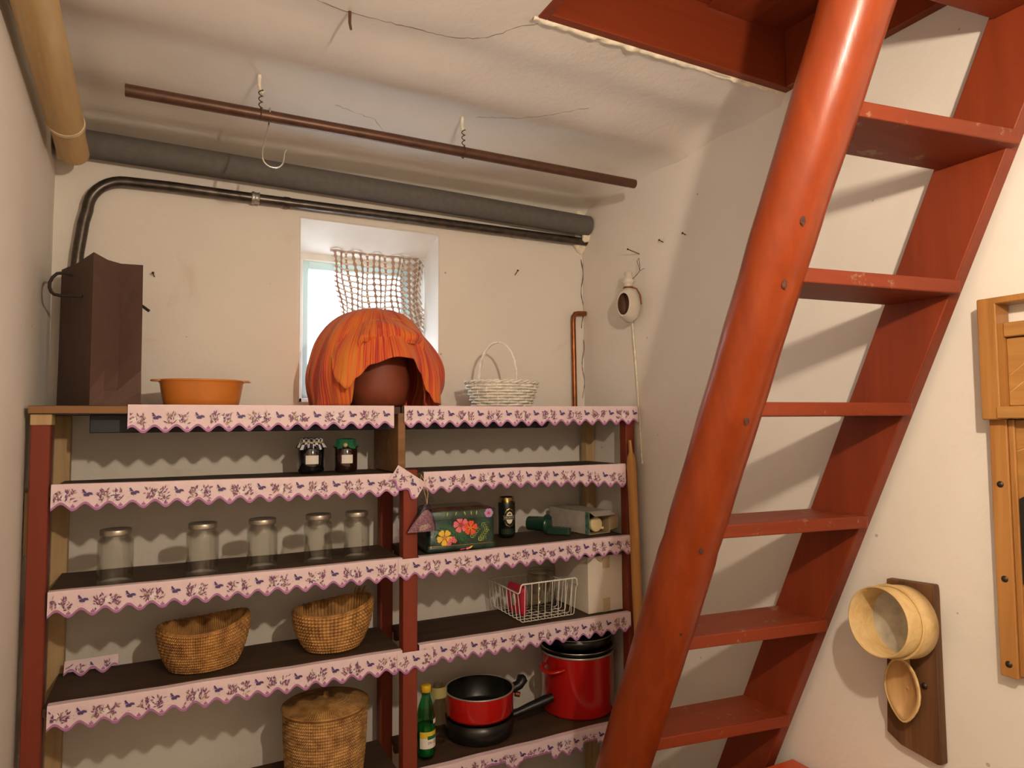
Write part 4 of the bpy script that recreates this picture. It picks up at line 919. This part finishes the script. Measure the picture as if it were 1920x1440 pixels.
MB().tube([(.225,2.388,2.366),(.231,2.388,2.366),(.236,2.388,2.366),(.246,2.388,2.366),(.250,2.388,2.366)],[.02,.023,.0195,.0195,.022],16).build('clamp','zinc',sp,O)
MB().tube([(.330,2.388,2.366),(.350,2.388,2.366)],.019,16).build('coupling','steel',sp,O)
bp=thing('beige_pipe','old beige painted pipe running along the top of left wall','pipe',(-.287,1.7,2.5)); O=(-.287,1.7,2.5)
def bpt(y): return (-.270,y,2.395+(2.2-max(y,1.55))*.14)
MB().tube([bpt(2.26),bpt(2.06)],[.040,.040],24).build('pipe_run','beige',bp,O); MB().tube([bpt(2.09),bpt(1.6),bpt(.9)],[.0435]*3,24).build('pipe_run','beige',bp,O)
MB().tube([bpt(2.100),bpt(2.088)],.0455,24).build('joint_ring','beige2',bp,O)
MB().tube([(-.326,2.362,2.440),(-.29,2.362,2.444),(-.262,2.362,2.448),(-.258,2.362,2.448)],[.043,.045,.045,.0425],24).build('elbow','beige2',bp,O)
o_=MB().tube([(1.513,2.398,S1+.002),(1.512,2.398,1.8),(1.510,2.398,2.02),(1.512,2.398,2.045),(1.520,2.398,2.057),(1.535,2.398,2.060),(XR-.003,2.398,2.062)],.0105,14).build('copper_pipe','copper',None,(1.512,2.398,S1)); tag(o_,'thin brown copper pipe rising from the shelf beside the corner','pipe')

# hanging rod with wires, hook
rod=MB().tube([(-.122,1.9,2.441),(.6,1.9,2.446),(1.462,1.9,2.449)],.0158,18).build('hanging_rod','rod',None,(.67,1.9,2.43)); tag(rod,'long brown metal rod wired below the ceiling','rod')
for (x,lab) in ((.195,'white painted ceiling hook and wire holding the rod near the steel S-hook'),(.795,'white painted ceiling hook and wire holding the rod over the clay pot')):
    h=thing('ceiling_hook',lab,'hook',(x,1.9,ZC)); zc=cz(x,1.9)-ZC
    MB().tube([(0,0,zc+.01),(0,0,zc-.025),(.002,0,zc-.040),(.008,0,zc-.048),(.012,0,zc-.042)],[.006,.005,.0045,.004,.003],8).build('hook_shank','whitepaint',h)
    pts=[]
    for i in range(41):
        q=i/40; pts.append((.006*math.sin(q*PI*7)*(1-q*.3)+.004,.005*math.cos(q*PI*7),zc-.036-q*(.058+zc*0)))
    zz=2.446-ZC; loop=[(.004+.001*math.sin(a*3),.0178*math.sin(a),zz+.0178*math.cos(a)) for a in [2*PI*i/18 for i in range(19)]]
    MB().tube(pts,.0016,6).build('twisted_wire','wire',h); MB().tube(loop,.0016,6).build('wire_loop','wire',h)
o_=thing('ceiling_hook','short painted stub hook in the bare ceiling near the long crack','hook',(.347,1.497,ZC)); MB().tube([(0,0,cz(.347,1.497)-ZC+.01),(0,0,-.03),(.003,0,-.045)],[.004,.0035,.003],8).build('hook_shank','rod',o_)
sk=MB().tube([(.222,1.9-.012,2.4475)]+[(.222,1.9+.0185*math.cos(a),2.447+.0185*math.sin(a)) for a in [PI*.8-PI*1.15*i/10 for i in range(11)]]+[(.222,1.912,2.42),(.214,1.90,2.38),(.205,1.89,2.345)]+[(.232+.028*math.cos(a),1.888,2.325+.028*math.sin(a)) for a in [PI*1.0+PI*1.0*i/10 for i in range(11)]]+[(.262,1.888,2.345),(.266,1.888,2.352)],.0022,8).build('s_hook','chrome',None,(.222,1.9,2.3)); tag(sk,'bright steel S-shaped butcher hook hanging on the brown rod','hook')

# ------------------------------------------------------------------ things on right wall
ce=thing('ceramic_hanger','small grey glazed ceramic pot with round side opening on the right wall','ornament',(1.525,2.03,1.968)); ce.scale=(1.2,1.2,1.2)
m0=TR(-.0,0,.062)@RZ(math.radians(-12))@RY(-PI/2)
pr=[(.0005,-.034),(.022,-.032),(.036,-.018),(.040,0),(.036,.016),(.029,.026),(.0265,.029),(.024,.027)]
MB().lathe(pr,36,TR(0,0,.058)@RZ(math.radians(16))@Matrix.Diagonal((1,.92,1.42,1))@RY(-PI/2)).build('pot_body','ceramic',ce)
MB().lathe([(.0245,.028),(.027,.010),(.027,-.012),(.0005,-.02)],30,TR(0,0,.058)@RZ(math.radians(16))@Matrix.Diagonal((1,.92,1.42,1))@RY(-PI/2)).build('pot_inside','ceramicin',ce)
MB().lathe([(.020,.100),(.0135,.108),(.0125,.116),(.014,.125),(.0195,.130),(.015,.140),(.0115,.150),(.0125,.160),(.009,.162),(.0005,.158)],24).build('neck','ceramic',ce)
MB().tube([(.0145*math.cos(a),.0145*math.sin(a),.112) for a in [2*PI*i/20 for i in range(20)]],.0028,6,True).build('copper_band','copper',ce)
MB().tube([(0,-.014,.113),(.012,-.026,.105),(.018,-.035,.085),(.020,-.038,.055)],.0026,6).build('wire_tail','copper',ce)
MB().tube([(.004,-.012,.135),(.012,-.03,.150),(.018,-.036,.160),(.020,-.028,.178),(.022,-.018,.195),(.026,-.022,.205),(.022,-.032,.175),(.018,-.036,.160),(.024,-.05,.166)],.0009,5).build('string','wire',ce)
def nail(x,y,z,dx,dy,dz,l,label):
    d=Vector((dx,dy,dz)).normalized(); p=Vector((x,y,z)); o_=MB().tube([p+d*.012,p-d*l*.5,p-d*l,p-d*(l+.001),p-d*(l+.003)],[.0018,.0018,.0018,.0042,.0042],8).build('nail','wire',None,p); tag(o_,label,'nail')
nail(XR,2.025,2.236,1,-.05,-.25,.052,'long dark nail in the right wall above the ceramic pot')
nail(XR,1.885,2.247,1,0,-.3,.018,'short nail in the white right wall between ladder and ceramic pot')
nail(XR,1.765,2.243,1,0,-.3,.014,'tiny bent nail in the right wall closest to the ladder log')
nail(1.245,YB,2.203,0,1,-.5,.028,'small nail in the back wall right of the window')
nail(-.06,YB,2.075,.2,1,-.4,.02,'small rusty nail in the back wall above the orange dish')
cb_=MB().tube([(XR-.004,2.071,1.99),(XR-.004,2.055,1.83),(XR-.004,2.040,1.66),(XR-.004,2.030,1.53),(XR-.004,2.026,1.44)],.0042,8).build('wall_cable','whitepaint',None,(XR,2.04,1.44)); tag(cb_,'thin white painted cable down the right wall below the ceramic pot','cable')
# light batten leaning at shelf end
bt=MB(); bt.tube([(1.545,2.012,0),(1.540,2.012,.6),(1.527,2.012,.98),(1.512,2.012,1.44),(1.511,2.012,1.468),(1.510,2.012,1.485),(1.506,2.012,1.53)],[.021,.021,.021,.0205,.0175,.009,.006],12,flat=.8); o_=bt.build('tool_handle','batten',None,(1.545,2.012,0)); tag(o_,'long pale wooden tool handle with pointed tip leaning at shelf end','handle')
# dark plank with sieve and scoop
pl=thing('hanging_plank','old dark brown wooden plank hung on right wall behind the sieve','board',(XR,1.01,.826)); O=(XR,1.01,.826)
out=[(1.060,1.215),(.948,1.222),(.946,1.21),(.944,.826),(.955,.822),(1.040,.832),(1.073,.850)]
mb=MB(); vs=[(XR-.024,y,z) for y,z in out]+[(XR-.001,y,z) for y,z in out]; n=len(out)
mb.add(vs,[tuple(range(n)),tuple(reversed(range(n,2*n)))]+[(i,i+n,(i+1)%n+n,(i+1)%n) for i in range(n)]); o_=mb.build('plank_board','plank',pl,O); bv=o_.modifiers.new('b','BEVEL'); bv.width=.002
MB().lathe([(.0005,.004),(.006,.003),(.007,0)],12,TR(XR-.026,.975,.99)@RY(-PI/2)).build('peg','bolt',pl,O)
sv=thing('sieve','round bentwood flour sieve with fine mesh hung on right wall','sieve',(XR-.042,1.005,1.048)); 
ax=TR(-.0,.0,.082)@RZ(math.radians(-4))@RY(-PI/2+math.radians(6))
def hoop(r,z0,z1,th): return [(r-th,z0),(r,z0),(r,z1),(r-th,z1),(r-th,z0)]
MB().lathe(hoop(.0815,.0,.050,.0035),72,ax).build('outer_hoop','bent',sv); MB().lathe(hoop(.0775,.008,.092,.003),72,ax).build('inner_hoop','bent',sv)
MB().lathe([(.0775,.012),(.0005,.010)],48,ax).build('mesh','mesh',sv)
MB().tube([ax@Vector((.0822*math.cos(a),.0822*math.sin(a),.049)) for a in [2*PI*i/60 for i in range(60)]],.0014,6,True).build('hoop_lip','bent',sv)
so=thing('wooden_scoop','pale carved wooden scoop with pointed tip hanging under the sieve','scoop',(XR-.03,1.012,.9)); 
mb=MB(); N=24; NR=8
def leafp(q):
    a=2*PI*q; y=.041*math.cos(a); z=.072+.070*math.sin(a)
    if math.sin(a)<0: y*= (1-(-math.sin(a))**2*.35)
    return y,z
outr=[]; 
for j in range(NR+1):
    k=1-j/NR
    for i in range(N): y,z=leafp(i/N); outr.append((.0-.022+.024*(1-k*k)-.0,y*k,.072+(z-.072)*k))
mb.add(outr,[(j*N+i,j*N+(i+1)%N,(j+1)*N+(i+1)%N,(j+1)*N+i) for j in range(NR) for i in range(N)],0,True)
o_=mb.build('bowl','scoop',so); s_=o_.modifiers.new('s','SOLIDIFY'); s_.thickness=.004
MB().tube([(-.022,leafp(i/N)[0],leafp(i/N)[1]) for i in range(N)],.003,8,True).build('rim','bent',so)
MB().tube([(-.006,0,.128),(-.003,.001,.150),(-.002,0,.158)],[.010,.008,.006],10).build('handle','scoop',so)
# cabbage slicer
sl=thing('cabbage_slicer','long varnished wooden cabbage slicer board hung on right wall','slicer',(XR,.69,1.06)); O=(XR,.69,1.06)
def lb(n,a,b_,mt='slicer',bev=.002): return MB().box(a,b_,bev=bev).build(n,mt,sl,O)
ya,yb=.812,.565
lb('side_rail',(XR-.030,ya-.034,1.068),(XR-.004,ya,1.60)); lb('side_rail',(XR-.030,yb,1.068),(XR-.004,yb+.034,1.60))
lb('upper_rail',(XR-.055,ya-.036,1.598),(XR-.004,ya,1.842)); lb('upper_rail',(XR-.055,yb,1.598),(XR-.004,yb+.036,1.842))
lb('top_bar',(XR-.055,yb,1.838),(XR-.004,ya,1.852)); lb('mid_bar',(XR-.058,yb+.03,1.600),(XR-.004,ya-.030,1.625),'slicer2')
lb('cross_board',(XR-.030,yb+.036,1.770),(XR-.004,ya-.036,1.800),'slicer2')
bed_hi=lb('bed_board',(XR-.020,yb+.034,1.626),(XR-.006,ya-.036,1.768),'slicer2'); bed_lo=lb('bed_board',(XR-.018,yb+.034,1.075),(XR-.006,ya-.034,1.598),'slicer2')
lb('inner_strip',(XR-.026,ya-.046,1.075),(XR-.018,ya-.034,1.598)); lb('inner_strip',(XR-.026,yb+.034,1.075),(XR-.018,yb+.046,1.598))
for z in (1.463,1.268,1.095):
    for y in (ya-.017,yb+.017): MB().lathe([(.0005,.003),(.005,.0025),(.007,0)],12,TR(XR-.030,y,z)@RY(-PI/2)).build('bolt','bolt',sl,O)
for k,(z0,dz) in enumerate(((1.43,0),(1.36,0),(1.29,0))):
    y0,y1=ya-.047,yb+.047; h=.16
vs=[(XR-.0205,ya-.047,1.435),(XR-.0205,yb+.047,1.53),(XR-.0205,yb+.047,1.36),(XR-.0205,ya-.047,1.262)]
o_=MB().add(vs,[(0,1,2,3)]).build('blade','blade',sl,O); o_.modifiers.new('s','SOLIDIFY').thickness=.002
for bed,xs,lines in ((bed_hi,XR-.020,((1.69,.09),(1.655,.09))),(bed_lo,XR-.018,((1.53,.05),(1.16,.02)))):
    ct=MB(); OV=Vector(O)
    for z,dzz in lines: ct.tube([Vector((xs,ya-.039,z))-OV,Vector((xs,ya-.139,z+dzz*.9))-OV],.0022,6)
    cut(bed,ct)
for (y,z) in ((ya-.075,1.66),(ya-.065,1.485),(ya-.09,1.63)): MB().lathe([(.0005,.001),(.003,.001),(.0035,0)],10,TR(XR-.0185 if z<1.6 else XR-.0205,y,z)@RY(-PI/2)).build('knot','bolt',sl,O)
